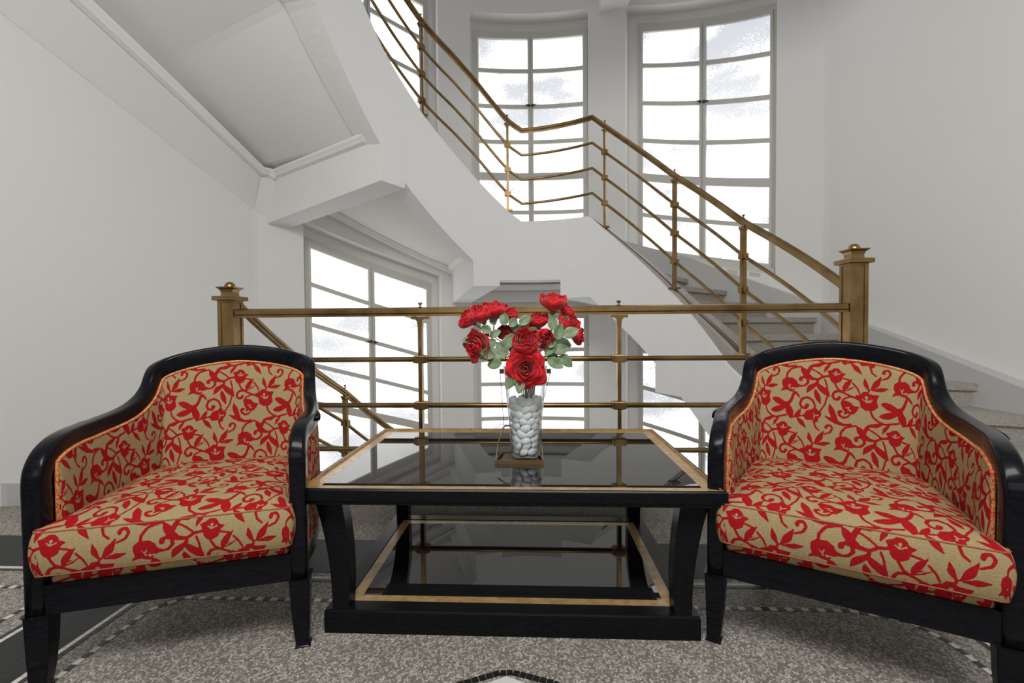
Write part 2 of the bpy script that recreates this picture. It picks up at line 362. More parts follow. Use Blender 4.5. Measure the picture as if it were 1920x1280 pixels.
# soffit surfaces, band along the outer wall and crown mouldings of the upper flight
yb = lambda ph_: onO(ph_).y
def band_lo(p):
    y = yb(p)
    if p > ph1: return 2.12+(4.45-y)*.30
    return interp(lo2, p)
l1 = atE(844, 514, EO); l2 = atE(624, 410, EO)
lo2 = sorted([(phi(l1), l1.z-.30), (phi(l2), l2.z-.30), (ph1, 2.12)]); 
def band_hi(p):
    if p > ph1: return band_lo(p)+.28
    return interp(sorted([(phi(l1), l1.z), (phi(l2), l2.z), (ph1, 2.44)]), p)
pb2 = phi(atE(883, 560, EO)); pb1o = phi(atE(548, 425, EO)); pb1 = phi(atE(500, 418, EO))
def soffit(a_in, b_in, a_out, b_out, zin, zout, n=40):
    V = []; Fc = []
    for i in range(n+1):
        t = i/n; pi = a_in+(b_in-a_in)*t; po = a_out+(b_out-a_out)*t
        qi = rs(pi, SW-.02); qo = onO(po, .02)
        for k in [j/16 for j in range(17)]: V.append((qi.x+(qo.x-qi.x)*k, qi.y+(qo.y-qi.y)*k, zin(pi)+(zout(po)-zin(pi))*k))
    for lay in range(16):
        for i in range(n): a = i*17+lay; Fc.append([a, a+1, a+18, a+17])
    m = len(V); V += [(x, y, z+.05) for x, y, z in V]; Fc += [[q+m for q in f][::-1] for f in Fc]
    return V, Fc
add(staircase, 'soffit', soffit(135, 193, 142, 193, lambda p: B2(p)+.03, lambda p: band_hi(p)+.09), M['soffit'], True)
add(staircase, 'soffit', soffit(ph_b2, 140, pb2, 144, lambda p: B2(max(p, 112))+.03, lambda p: band_hi(p)+.07), M['soffit'], True)
add(staircase, 'soffit', soffit(66, 105, 66, 106, K(zl+.06), K(zl+.10)), M['soffit'], True)
add(staircase, 'soffit', soffit(-14, 66, -20, 66, lambda p: B1(p)+.03, lambda p: B1(p)+.08), M['soffit'], True)
def slanted(a, b, n=44, pr=.15):
    V = []; Fc = []
    for i in range(n+1):
        p = a+(b-a)*i/n; q0 = onO(p, -.004); q1 = onO(p, -pr); q2 = onO(p, .02)
        V += [(q0.x, q0.y, band_lo(p)), (q1.x, q1.y, band_hi(p)), (q1.x, q1.y, band_hi(p)+.09), (q2.x, q2.y, band_hi(p)+.09), (q2.x, q2.y, band_lo(p))]
    for i in range(n):
        for k in range(5): l = (k+1) % 5; Fc.append([i*5+k, i*5+l, i*5+5+l, i*5+5+k])
    Fc += [[4, 3, 2, 1, 0], [n*5+k for k in range(5)]]; return V, Fc
add(staircase, 'outer_band', slanted(pb1-1, 193), M['plaster'])
add(staircase, 'outer_band', curved_wall(pb2, pb1o+2, lambda p: band_hi(p)-.02, lambda p: band_hi(p)+.1, -.02, .02, 24, wo), M['soffit'])
def crown_curve(fn, zf, a, b, n=36, s=1, h=.055):
    prf = [(0, 0), (-.035, .012), (-.045, .03), (-.06, .05), (-.062, h+.012), (0, h+.012)]
    V = []; Fc = []
    for i in range(n+1):
        p = a+(b-a)*i/n
        for d, z in prf: q = fn(p, d*s-.03); V.append((q.x, q.y, zf(p)+z))
    m = len(prf)
    for i in range(n):
        for k in range(m): Fc.append([i*m+k, i*m+(k+1) % m, (i+1)*m+(k+1) % m, (i+1)*m+k])
    Fc += [list(range(m)), list(range(n*m, n*m+m))[::-1]]
    return V, Fc
add(staircase, 'crown_moulding', crown_curve(lambda p, o: onO(p, o-.125), band_hi, pb1, 193), M['crown'])
add(staircase, 'crown_moulding', crown_curve(wo, band_hi, pb2, pb1o), M['crown'])
add(staircase, 'crown_moulding', crown_curve(wo, K(zl), 68, 106), M['crown'])
# cross beams
def beam(in_px, out_px, hgt, out_ph=None, out_z=None, ext=.1):
    I = [atE(*q, ES) for q in in_px]
    if out_ph: O = [Vector((*onO(p), z)) for p, z in zip(out_ph, out_z)]
    else: O = [atE(*q, EO) for q in out_px]
    bot = []
    for i, o in ((I[0], O[0]), (I[1], O[1])):
        d = Vector((o.x-i.x, o.y-i.y, 0)).normalized(); bot.append((i-d*.003, o+d*ext+Vector((0, 0, (o.z-i.z)*ext))))
    ring = [bot[0][0], bot[0][1], bot[1][1], bot[1][0]]
    return hexa(ring, [v+Vector((0, 0, hgt)) for v in ring]), I, O
b1, I1, O1 = beam([(714, 338), (759, 353)], [(500, 418), (548, 425)], .42); add(staircase, 'cross_beam', b1, M['plaster'])
b2, I2, O2 = beam([(888, 536), (937, 536)], [(848, 568), (883, 567)], .36); add(staircase, 'cross_beam', b2, M['plaster'])
b3, I3, O3 = beam([(1051, 559), (1107, 556)], None, .3, (73.5, 68.5), (1.22, 1.2)); add(staircase, 'cross_beam', b3, M['plaster'])
b4, I4, O4 = beam([(1229, 735), (1277, 744)], None, .3, (40, 34), (.25, .2)); add(staircase, 'cross_beam', b4, M['plaster'])
# crown moulding on the near face of the first cross beam and of the landing beam
def crown_line(A, B, nrm, h=.058):
    prf = [(0, 0), (.035, .012), (.045, .03), (.06, .05), (.062, h+.012), (-.03, h+.012), (-.03, 0)]
    V = []
    for P_ in (A, B):
        for d, z in prf: V.append(Vector(P_)+nrm*d+Vector((0, 0, z)))
    m = len(prf); return V, [list(range(m))[::-1], list(range(m, 2*m))]+[[k, (k+1) % m, m+(k+1) % m, m+k] for k in range(m)]
A = atV(497, 344, O1[0], I1[0]); B = atV(684, 272, O1[0], I1[0])
d = (B-A).normalized(); nrm = Vector((d.y, -d.x, 0)).normalized(); nrm = nrm if nrm.y < 0 else -nrm
add(staircase, 'crown_moulding', crown_line(A-d*.05, B+d*.03, nrm), M['crown'])
A = atV(844, 513, O2[0], I2[0]); B = atV(873, 491, O2[0], I2[0]); d = (B-A).normalized(); nrm = Vector((d.y, -d.x, 0)).normalized(); nrm = nrm if nrm.x < 0 else -nrm
add(staircase, 'crown_moulding', crown_line(A, B+d*.1, nrm), M['crown'])
# upper beams seen at the head of the bay
add(staircase, 'cross_beam', hexa([(1.13, 5.15, 4.68), (.82, 5.1, 4.68), (.80, 5.75, 4.68), (1.12, 5.7, 4.68)], [(1.13, 5.15, 5.3), (.82, 5.1, 5.3), (.80, 5.75, 5.3), (1.12, 5.7, 5.3)]), M['plaster'])
# lower flight (a storey below the overhead one)
dz = -SH
add(lower, 'stringer', section_strip(ph_l0, 194, lambda p: (B2(p) if p > ph_b2 else zl)+dz, lambda p: T2(p)+dz, 0, SW, 70), M['plaster'])
add(lower, 'landing_stringer', section_strip(ph_l1, ph_l0, K(zl+dz), K(2.0+dz), 0, SW, 14), M['plaster'])
add(lower, 'landing', slab_between(66, 93.5, 13*HS+dz, zl+.14+dz), M['stone'])
for q in range(13, 26):
    a, b = (fa(q), max(fa(q+1), fa(q)+.8)); add(lower, 'step', step(a, a, b+(2 if q == 25 else 0), b, q*HS+dz, nose=-.5), M['stone'])
lz = lambda p: T2(p)+dz+.16
def dl(p): return .125-(2.43-onO(p).y)*-.37
add(lower, 'skirting', curved_wall(125, 189.3, lambda p: dl(p)-.8, dl, -.03, .0, 40, wo), M['dado'])
add(lower, 'kerb', box(-1.62, 1.62, 2.32, 2.47, -.3, .07), M['stone'])
# plinth of wall near the hall (left) and baseboard right
# ------------------------------------------------------------------ railings
def rail_prof(px, e=ER): return prof(px, e)
rt1 = ex(rail_prof([(1110, 220), (1134, 237), (1265, 330), (1394, 417)]), (-12, 1.19))
rt2 = ex(rail_prof([(978, 245), (951, 226), (891, 152), (850, 105), (789, 38), (763, 0)]), (145, 4.10), (157.5, 4.33), (165, 4.46), (182.7, 4.715), (194.2, 4.812))
rl = ex([(p, z) for p, z in rail_prof([(451, 616), (516, 646), (610, 710), (647, 735), (724, 799)])], (132, -.05), (98, 2.96-SH), (93.4, 2.885-SH))
RT1 = lambda p: interp(rt1, p); RT2 = lambda p: interp(rt2, p)
def sm(f, w=3):
    return lambda p: sum(f(p+k*w/3) for k in (-3, -2, -1, 0, 1, 2, 3))/7
def rpath(f, a, b, dz, n): return [Vector((*onE(a+(b-a)*i/n, ER), f(a+(b-a)*i/n)-dz)) for i in range(n+1)]
handsec = [(-.021, -.006), (-.021, .008), (-.014, .019), (0, .024), (.014, .019), (.021, .008), (.021, -.006), (.013, -.010), (.013, -.022), (-.013, -.022), (-.013, -.010)]
def railing_tubes(root, segs, name=True):
    for k, dzv in enumerate((0, .236, .472, .705)):
        pts = []
        for f, a, b, n in segs:
            q = rpath(f, a, b, dzv, n); pts += q if not pts else q[1:]
        kid(mesh('handrail' if k == 0 else 'rail', *sweep(pts, handsec if k == 0 else circ(.0125, 10)), M['brass'], smooth=(k > 0)), root)
def post_on(root, p, ztop, zbot, extra=True, dzs=(.236, .472, .705)):
    q = onE(p, ER); r = Vector((math.cos(math.radians(p)), math.sin(math.radians(p)), 0)); t = Vector((-r.y, r.x, 0))
    def bx(w, d, z0, z1, w1=None, sl=0.):
        w1 = w1 or w
        ring = lambda ww, z: [(q.x+t.x*a*ww+r.x*b*d, q.y+t.y*a*ww+r.y*b*d, z+sl*a*ww) for a, b in ((-.5, -.5), (.5, -.5), (.5, .5), (-.5, .5))]
        return hexa(ring(w, z0), ring(w1, z1))
    post = mesh('post', *join([bx(.02, .042, zbot, ztop-.045), bx(.02, .042, ztop-.06, ztop-.028, .06), bx(.09, .05, zbot-.004, zbot+.012)]), M['brass']); kid(post, root)
    for d in dzs:
        c = mesh('collar', *join([bx(.062, .036, ztop-d-.018, ztop-d+.018), bx(.03, .055, ztop-d-.022, ztop-d+.022)]), M['brass']); kid(c, root); c.parent = post
    kn = mesh('knob', *lathe([(.0005, .026), (.008, .027), (.009, .031), (.005, .036), (.005, .045), (.010, .049), (.011, .054), (.0005, .057)], 12, (q.x, q.y, ztop)), M['brass'], smooth=True); kid(kn, root); kn.parent = post
# level railing with its two newel posts
front = thing('railing', 'level brass railing with two ornate square newel posts running across behind the table', 'railing', (0, 2.4, 0))
FXL = atY(452, 590, 2.4).x-.02; FXR = atY(1578, 577, 2.4).x+.02
zr = 1.043
for k, z in enumerate((zr, zr-.245, zr-.483, zr-.712)):
    pts = [(FXL, 2.4, z), (0, 2.4, z), (FXR, 2.4, z)]
    kid(mesh('handrail' if k == 0 else 'rail', *sweep(pts, [(a, b) for a, b in handsec] if k == 0 else circ(.0135, 12)), M['brass'], smooth=(k > 0)), front)
for px in (788.5, 1160):
    x = atY(px, 620, 2.4).x
    def bb(w, d, z0, z1, w1=None, d1=None):
        w1 = w1 or w; d1 = d1 or d
        rg = lambda ww, dd, z: [(x-ww/2, 2.4-dd/2, z), (x+ww/2, 2.4-dd/2, z), (x+ww/2, 2.4+dd/2, z), (x-ww/2, 2.4+dd/2, z)]
        return hexa(rg(w, d, z0), rg(w1, d1, z1))
    post = mesh('post', *join([bb(.019, .042, .07, zr-.085), bb(.019, .038, zr-.09, zr-.05, .026), bb(.026, .038, zr-.05, zr-.036, .05), bb(.088, .04, zr-.038, zr-.024), bb(.07, .06, .07, .082)]), M['brass']); kid(post, front)
    for z in (zr-.245, zr-.483, zr-.712):
        c = mesh('collar', *join([bb(.078, .034, z-.018, z+.018), bb(.055, .05, z-.020, z+.020)]), M['brass']); kid(c, front); c.parent = post
        bevel(c, .004)
    kn = mesh('knob', *lathe([(.0005, .020), (.007, .022), (.008, .027), (.005, .031), (.005, .036), (.011, .040), (.012, .046), (.0005, .050)], 14, (x, 2.4, zr)), M['brass'], smooth=True); kid(kn, front); kn.parent = post
for s, x in ((1, FXL-.015), (-1, FXR+.015)):
    # x is where the side face starts
    c = Vector((x-s*.038, 2.425, 0)); zt = 1.112 if s > 0 else 1.262
    def sq(w, z0, z1, w1=None):
        w1 = w1 or w; rg = lambda ww, z: [(c.x-ww/2, c.y-ww/2, z), (c.x+ww/2, c.y-ww/2, z), (c.x+ww/2, c.y+ww/2, z), (c.x-ww/2, c.y+ww/2, z)]
        return hexa(rg(w, z0), rg(w1, z1))
    body = [sq(.078, 0, zt), sq(.10, .0, .09)]
    for dx, dy in ((-1, -1), (1, -1), (1, 1), (-1, 1)):
        body.append(([(c.x+dx*.034+a, c.y+dy*.034+b, z) for z in (.05, zt-.002) for a, b in ((-.009, -.009), (.009, -.009), (.009, .009), (-.009, .009))], [[0, 1, 5, 4], [1, 2, 6, 5], [2, 3, 7, 6], [3, 0, 4, 7], [4, 5, 6, 7]]))
    nw = mesh('newel_post', *join(body), M['brass']); kid(nw, front)
    pr = [(.046, .012), (.044, .018), (.034, .024), (.030, .034), (.031, .045), (.036, .058), (.046, .066), (.048, .071), (.03, .074)]
    rings = [[(c.x+sx*r, c.y+sy*r, zt+z) for sx, sy in ((-1, -1), (1, -1), (1, 1), (-1, 1))] for r, z in pr]
    V = [p for r in rings for p in r]; Fc = [[i*4+k, i*4+(k+1) % 4, i*4+4+(k+1) % 4, i*4+4+k] for i in range(len(pr)-1) for k in range(4)]+[[0, 3, 2, 1], [len(V)-4, len(V)-3, len(V)-2, len(V)-1]]
    cap = mesh('newel_cap', *join([sq(.088, zt-.012, zt), sq(.122, zt, zt+.022), (V, Fc)]), M['brass']); kid(cap, front); cap.parent = nw; bevel(cap, .0015, 1)
    fi = mesh('finial', *lathe([(.027, .070), (.026, .080), (.021, .091), (.012, .098), (.0005, .1005)], 20, (c.x, c.y, zt)), M['brass'], smooth=True); kid(fi, front); fi.parent = nw
# stair railing up the right flight, round the landing and up overhead
up = thing('railing', 'curved brass stair railing climbing the right flight and on over the landing', 'railing', (0, 2.9, 0))
railing_tubes(up, [(sm(RT1), -14, 60, 44), (RT1, 60, rt1[-1][0], 8), (lin(rt1[-1][0], rt1[-1][1], rt2[0][0], rt2[0][1]), rt1[-1][0], rt2[0][0], 16), (RT2, rt2[0][0], rt2[0][0]+4, 4), (sm(RT2, 2), rt2[0][0]+4, 194, 60)])
for px, y in ((1134, 237), (1265, 330), (1394, 417), (951, 226), (789, 38)):
    p = atE(px, y, ER); a = phi(p); post_on(up, a, p.z, p.z-.93 if px > 1000 else min(p.z-.80, T2(a)+.02))
post_on(up, 155, RT2(155), T2(155))
low = thing('railing', 'brass stair railing descending from the left newel post, seen through the level railing', 'railing', (0, 2.9, 0))
RL = lambda p: interp(rl, p)
railing_tubes(low, [(sm(RL, 2), 96, 193.5, 50)])
p = atE(647, 735, ER); post_on(low, phi(p), p.z, p.z-.92); post_on(low, 126, RL(126), RL(126)-.92)
# ------------------------------------------------------------------ floor inlays
Z0 = .0012
def inlay(name, polys, m): 
    V = []; Fc = []
    for p in polys:
        n = len(V); V += [(x, y, Z0+.0004*(m is not M['terrd'])) for x, y in p]; Fc.append(list(range(n, n+len(p))))
    o = mesh(name, V, Fc, m); md = o.modifiers.new('thick', 'SOLIDIFY'); md.thickness = .001; md.offset = -1; return struct(o)
def tiles(path, wd, ln, alt=True, gap=.0):
    """strip of small tiles along a polyline; returns (first, second) tile polygons"""
    A = []; B = []; k = 0
    for (x0, y0), (x1, y1) in zip(path, path[1:]):
        L_ = math.hypot(x1-x0, y1-y0); n = max(1, round(L_/ln)); dx, dy = (x1-x0)/L_, (y1-y0)/L_; nx, ny = -dy*wd/2, dx*wd/2
        for i in range(n):
            a = L_*i/n+.0008; b = L_*(i+1)/n-.0008
            q = [(x0+dx*a-nx, y0+dy*a-ny), (x0+dx*b-nx, y0+dy*b-ny), (x0+dx*b+nx, y0+dy*b+ny), (x0+dx*a+nx, y0+dy*a+ny)]
            (A if (k % 2 == 0 or not alt) else B).append(q); k += 1
    return A, B
DB = 1.785
inlay('dark_floor_band', [[(-4, DB), (4, DB), (4, 2.07), (-4, 2.07)], [(-1.645, -2.5), (-1.415, -2.5), (-1.415, 1.60), (-1.30, DB), (-1.76, DB), (-1.645, 1.60)], [(1.36, -2.5), (1.59, -2.5), (1.59, 1.60), (1.70, DB), (1.24, DB), (1.36, 1.60)]], M['terrd'])
W_ = []; B_ = []
def dash(path, ln=.026, wd=.017): a, b = tiles(path, wd, ln); W_.extend(a); B_.extend(b)
dash([(-1.318, -1.5), (-1.318, 1.52), (-1.25, 1.60), (1.05, 1.595), (1.20, 1.54), (1.243, 1.44), (1.243, -1.5)])
dash([(-4, 1.648), (-1.86, 1.645), (-1.76, 1.56), (-1.755, -1.5)])
dash([(4, 1.645), (1.80, 1.645), (1.70, 1.56), (1.70, -1.5)])
def dbl(path, sgn):
    a, b = tiles(path, .016, .03, False); W_.extend(a)
    off = []
    for (x, y), (ox, oy) in zip(path, sgn): off.append((x+ox*.018, y+oy*.018))
    a, b = tiles(off, .016, .03, False); B_.extend(a)
dbl([(-1.415, -1.5), (-1.415, 1.60), (-1.36, 1.70), (-1.24, 1.745), (1.17, 1.745), (1.30, 1.70), (1.352, 1.60), (1.352, -1.5)], [(1, 0), (1, 0), (1, -1), (0, -1), (0, -1), (-1, -1), (-1, 0), (-1, 0)])
dbl([(-4, 1.785), (-1.82, 1.785), (-1.70, 1.72), (-1.648, 1.60), (-1.648, -1.5)], [(0, -1), (0, -1), (-1, -1), (-1, 0), (-1, 0)])
dbl([(4, 1.785), (1.76, 1.785), (1.64, 1.72), (1.59, 1.60), (1.59, -1.5)], [(0, -1), (0, -1), (1, -1), (1, 0), (1, 0)])
# point of the centre medallion
a, b = tiles([(-.34, 1.155), (-.192, 1.229), (-.098, 1.270), (-.062, 1.272), (.048, 1.238), (.2, 1.16)], .020, .02, False); B_.extend(a)
W_.append([(-.26, 1.16), (-.08, 1.256), (.12, 1.17), (-.08, 1.0)])
inlay('white_mosaic_strip', W_, M['mosw']); inlay('black_mosaic_strip', B_, M['mosb'])
# ------------------------------------------------------------------ table
TX, TY = -.080, 1.803; TW, TD, TH = 1.282, .866, .475
table = thing('coffee_table', 'black lacquered two-tier coffee table with smoked glass tops edged in gold', 'coffee table', (TX, TY, 0))
def tk(o): o.parent = table; return o
def frame(w, d, b, z0, z1): # rectangular mitred frame
    o = [(-w/2, -d/2), (w/2, -d/2), (w/2, d/2), (-w/2, d/2)]; i = [(-w/2+b, -d/2+b), (w/2-b, -d/2+b), (w/2-b, d/2-b), (-w/2+b, d/2-b)]
    V = [(x, y, z) for z in (z0, z1) for x, y in o+i]; Fc = []
    for k in range(4):
        l = (k+1) % 4; Fc += [[k, l, 8+l, 8+k], [4+l, 4+k, 12+k, 12+l], [8+k, 8+l, 12+l, 12+k], [l, k, 4+k, 4+l]]
    return V, Fc
def rim(w, d, prf, close=True):   # moulded edge: profile of (inset, z)
    V = []; Fc = []; m = len(prf)
    for sx, sy in ((-1, -1), (1, -1), (1, 1), (-1, 1)):
        for a, z in prf: V.append((sx*(w/2-a), sy*(d/2-a), z))
    for k in range(4):
        l = (k+1) % 4
        for q in range(m): r = (q+1) % m; Fc.append([k*m+q, l*m+q, l*m+r, k*m+r])
    return V, Fc
tk(bevel(mesh('top_frame', *rim(TW, TD, [(.006, .425), (.006, .434), (.0, .438), (0, .470), (.004, TH), (.010, TH), (.010, TH-.018), (.07, TH-.018), (.07, .425)]), M['tblack'], table), .001, 1))
mesh('gold_border', *join([frame(TW-.021, TD-.021, .046, TH-.016, TH-.008), rim(TW, TD, [(.0098, TH-.016), (.0098, TH-.0006), (.0135, TH-.0006), (.0135, TH-.016)])]), M['gold'], table)
mesh('glass_top', *box(-TW/2+.056, TW/2-.056, -TD/2+.056, TD/2-.056, TH-.016, TH-.0081), M['dglass'], table)
mesh('table_panel', *box(-TW/2+.06, TW/2-.06, -TD/2+.06, TD/2-.06, .43, TH-.0165), M['tblack'], table)
BW, BD = 1.165, .76
tk(bevel(mesh('base_frame', *rim(BW, BD, [(0, 0), (0, .068), (.004, .074), (.055, .074), (.055, 0)]), M['tblack'], table), .001, 1))
mesh('gold_border', *frame(BW-.112, BD-.112, .036, .060, .071), M['gold'], table).location = (0, 0, 0)
mesh('glass_shelf', *box(-BW/2+.092, BW/2-.092, -BD/2+.092, BD/2-.092, .060, .0708), M['dglass'], table)
def tleg(sx, sy):
    n = 14; inner = []; outer = []
    for i in range(n+1):
        t = i/n; z = .428-(.428-.072)*t
        xo = .612-.055*(1-(1-t)**2.1); xi = xo-(.088-.036*t**.8)
        outer.append((xo, z)); inner.append((xi, z))
    poly = outer+inner[::-1]; poly = [(sx*a, b) for a, b in poly]
    if sx < 0: poly = poly[::-1]
    y0 = sy*(BD/2-.004); y1 = sy*(BD/2-.060)
    return prism(poly[::-1], min(y0, y1), max(y0, y1), 'y')
for sx in (-1, 1):
    for sy in (-1, 1): tk(bevel(mesh('leg', *tleg(sx, sy), M['tblack'], table), .002, 1))
# ------------------------------------------------------------------ brocade pattern (signed distance on a tile)
def S(*pts): return ('s', [(x, y, r) for x, y, r in pts])
def Pg(*pts): return ('p', list(pts))
POS = [
 Pg((820,560),(880,545),(905,515),(950,520),(965,545),(1000,555),(1065,565),(1045,600),(1040,640),(1055,700),(1010,740),(930,740),(880,700),(870,640),(850,600)),
 S((975,740,11),(1000,820,11),(1060,880,11),(1130,913,11),(1270,895,11)),
 S((1088,665,3),(1120,672,26),(1170,700,42),(1220,730,34),(1270,745,16)), S((1068,815,3),(1110,815,30),(1160,810,40),(1215,795,32),(1270,780,14)),
 S((1285,745,26),(1295,790,34),(1315,850,46),(1330,900,30),(1330,942,3)), S((1290,750,22),(1330,710,18),(1352,660,14),(1372,600,16)), S((1445,683,3),(1420,640,13),(1385,600,14)), S((1325,685,3),(1345,660,12),(1365,610,10)),
 Pg((1230,430),(1270,405),(1350,410),(1395,450),(1410,490),(1460,520),(1400,540),(1340,530),(1375,560),(1350,590),(1300,570),(1290,560),(1250,560),(1208,570),(1240,530),(1225,480)),
 S((1282,412,11),(1285,350,12),(1335,290,12),(1390,275,11),(1450,268,10)),
 S((1440,525,9),(1500,520,13),(1540,480,15),(1530,425,14),(1480,405,14),(1440,420,14),(1445,450,16),(1452,440,22)),
 S((205,155,3),(240,215,34),(275,275,34),(330,320,22),(400,335,12)), S((368,133,3),(325,165,20),(295,215,22),(282,270,12)),
 S((400,335,13),(470,302,13),(535,298,12)), S((322,188,8),(400,240,9),(465,302,9)), S((480,340,9),(500,400,9),(512,482,9)),
 Pg((515,235),(560,225),(590,205),(630,210),(655,235),(665,265),(715,285),(680,305),(660,370),(620,388),(570,380),(545,340),(540,290)),
 S((590,385,10),(630,470,11),(720,535,11),(850,602,12)), S((680,332,9),(760,362,9)), S((792,400,9),(840,465,9),(865,530,8)),
 S((690,510,6),(705,450,26),(735,405,28),(787,350,3)), S((690,495,6),(750,470,18),(808,450,3)),
 S((725,535,9),(650,495,13),(595,500,14),(565,545,14),(590,597,14),(635,600,16),(645,578,20)),
 Pg((665,640),(700,620),(760,640),(800,690),(855,700),(830,750),(790,790),(740,770),(700,790),(705,750),(680,710)),
 S((668,650,10),(690,595,10),(755,570,9),(830,580,9)), S((760,790,8),(735,822,12),(690,832,13),(645,800,14),(632,755,14),(660,745,15),(662,752,18)),
 S((270,503,3),(310,440,34),(355,410,26),(390,385,16)), S((432,655,3),(400,570,32),(378,500,24),(372,470,8)), S((535,565,3),(490,500,38),(440,455,34),(390,395,18)), S((405,330,12),(392,390,18)),
 S((505,560,9),(480,660,9),(420,752,9)),
 S((370,680,11),(342,605,13),(280,558,13),(215,578,14),(190,640,14),(215,695,14),(262,700,18),(275,665,24)),
 Pg((240,790),(270,735),(340,720),(365,690),(400,740),(435,770),(430,810),(400,830),(400,870),(360,890),(345,850),(270,850),(245,825)),
 S((245,793,10),(160,802,10),(70,815,8)), S((130,792,8),(170,765,28),(200,708,3)), S((155,818,8),(205,880,30),(262,957,3)),
 S((350,870,10),(372,950,10),(412,988,9)),
 S((960,492,6),(928,420,26),(916,345,3)), S((985,490,6),(1040,425,36),(1092,333,3)), S((1000,497,5),(1090,495,28),(1168,485,3)), S((955,520,10),(965,490,10)),
 S((1100,372,8),(1165,350,11),(1190,300,12),(1165,260,12),(1120,265,13),(1118,290,18)),
 S((530,655,3),(552,730,34),(580,810,32),(610,870,20)), S((475,805,3),(540,845,22),(610,885,26),(690,922,14)), S((680,922,12),(770,915,11)),
 S((950,937,3),(1030,928,26),(1110,908,8)), S((1100,1022,3),(1125,970,22),(1172,922,8)),
]
NEG = [S((890,600,5),(935,638,7),(1000,612,5)), S((936,580,15),(938,585,15)), S((934,595,6),(940,636,6)), S((940,640,9),(985,640,5)),
 S((575,262,5),(600,292,6),(655,275,5)), S((610,255,12),(611,258,12)), S((608,265,5),(604,290,5)),
 S((1290,492,4),(1310,520,5),(1320,545,7)), S((1325,490,5),(1315,520,5)), S((1350,545,13),(1351,548,13)),
 S((718,700,5),(740,715,6),(755,700,4)), S((740,715,6),(745,735,5)), S((762,740,11),(763,742,11)), S((350,770,5),(362,800,7),(350,835,5)), S((375,800,5),(395,800,6)), S((400,795,8),(402,797,8)),
 S((385,455,3),(430,540,3)), S((720,480,4),(790,450,3))]
TWX, TWY = 1250., 1440.; GX, GY = 312, 360
gx, gy = np.meshgrid((np.arange(GX)+.5)*TWX/GX, (np.arange(GY)+.5)*TWY/GY)
def wrapd(d, W): return (d+W/2) % W-W/2
def stroke_sdf(pts, out):
    P_ = []
    for (x0, y0, r0), (x1, y1, r1) in zip(pts, pts[1:]):
        n = max(2, int(math.hypot(x1-x0, y1-y0)/5))
        for i in range(n): t = i/n; P_.append((x0+(x1-x0)*t, y0+(y1-y0)*t, r0+(r1-r0)*t))
    P_.append(pts[-1]); P_ = np.array(P_)
    if len(P_) > 6:   # light smoothing
        Q = P_.copy()
        for _ in range(6): Q[1:-1] = (Q[:-2]+2*Q[1:-1]+Q[2:])/4
        P_ = Q
    for x, y, r in P_:
        y -= .09*x
        for k in (0, 1):
            dx = wrapd(gx-x-k*TWX/2, TWX); dy = wrapd(gy-y-k*TWY/2, TWY); np.minimum(out, np.sqrt(dx*dx+dy*dy)-r, out=out)
def poly_sdf(pts, out):
    n = len(pts); pp = [(x, y-.09*x) for x, y in pts]; cx = sum(p[0] for p in pp)/n; cy = sum(p[1] for p in pp)/n
    for k in (0, 1):
        X = wrapd(gx-cx-k*TWX/2, TWX); Y = wrapd(gy-cy-k*TWY/2, TWY); d = np.full(X.shape, 1e9); ins = np.zeros(X.shape, bool)
        for i in range(n):
            ax, ay = pp[i][0]-cx, pp[i][1]-cy; bx_, by = pp[(i+1) % n][0]-cx, pp[(i+1) % n][1]-cy; ex_, ey = bx_-ax, by-ay
            t = np.clip(((X-ax)*ex_+(Y-ay)*ey)/(ex_*ex_+ey*ey), 0, 1); d = np.minimum(d, np.hypot(X-ax-ex_*t, Y-ay-ey*t))
            c = ((ay > Y) != (by > Y)) & (X < (bx_-ax)*(Y-ay)/((by-ay) if abs(by-ay) > 1e-9 else 1e-9)+ax); ins ^= c
        np.minimum(out, np.where(ins, -d, d)-4, out=out)
pos = np.full(gx.shape, 1e3); neg = np.full(gx.shape, 1e3)
for k, p in POS: (stroke_sdf if k == 's' else poly_sdf)(p, pos)
for k, p in NEG: stroke_sdf([(x, y, r+2.5) for x, y, r in p], neg)
SDF = np.maximum(pos, -neg)
PS = .00029       # metres per pattern unit
def sample(u, v):
    X = (u/PS)/TWX*GX-.5; Y = (-v/PS)/TWY*GY-.5
    x0 = np.floor(X).astype(int); y0 = np.floor(Y).astype(int); fx = X-x0; fy = Y-y0
    g = lambda a, b: SDF[b % GY, a % GX]
    return (g(x0, y0)*(1-fx)*(1-fy)+g(x0+1, y0)*fx*(1-fy)+g(x0, y0+1)*(1-fx)*fy+g(x0+1, y0+1)*fx*fy)
def set_pattern(me, u, v):
    s = sample(np.asarray(u), np.asarray(v)).astype(np.float32)
    a = me.attributes.new('motif', 'FLOAT', 'POINT'); a.data.foreach_set('value', s)
    w = me.attributes.new('weave', 'FLOAT_VECTOR', 'POINT'); w.data.foreach_set('vector', np.stack([np.asarray(u), np.asarray(v), np.zeros(len(s))], 1).astype(np.float32).ravel())
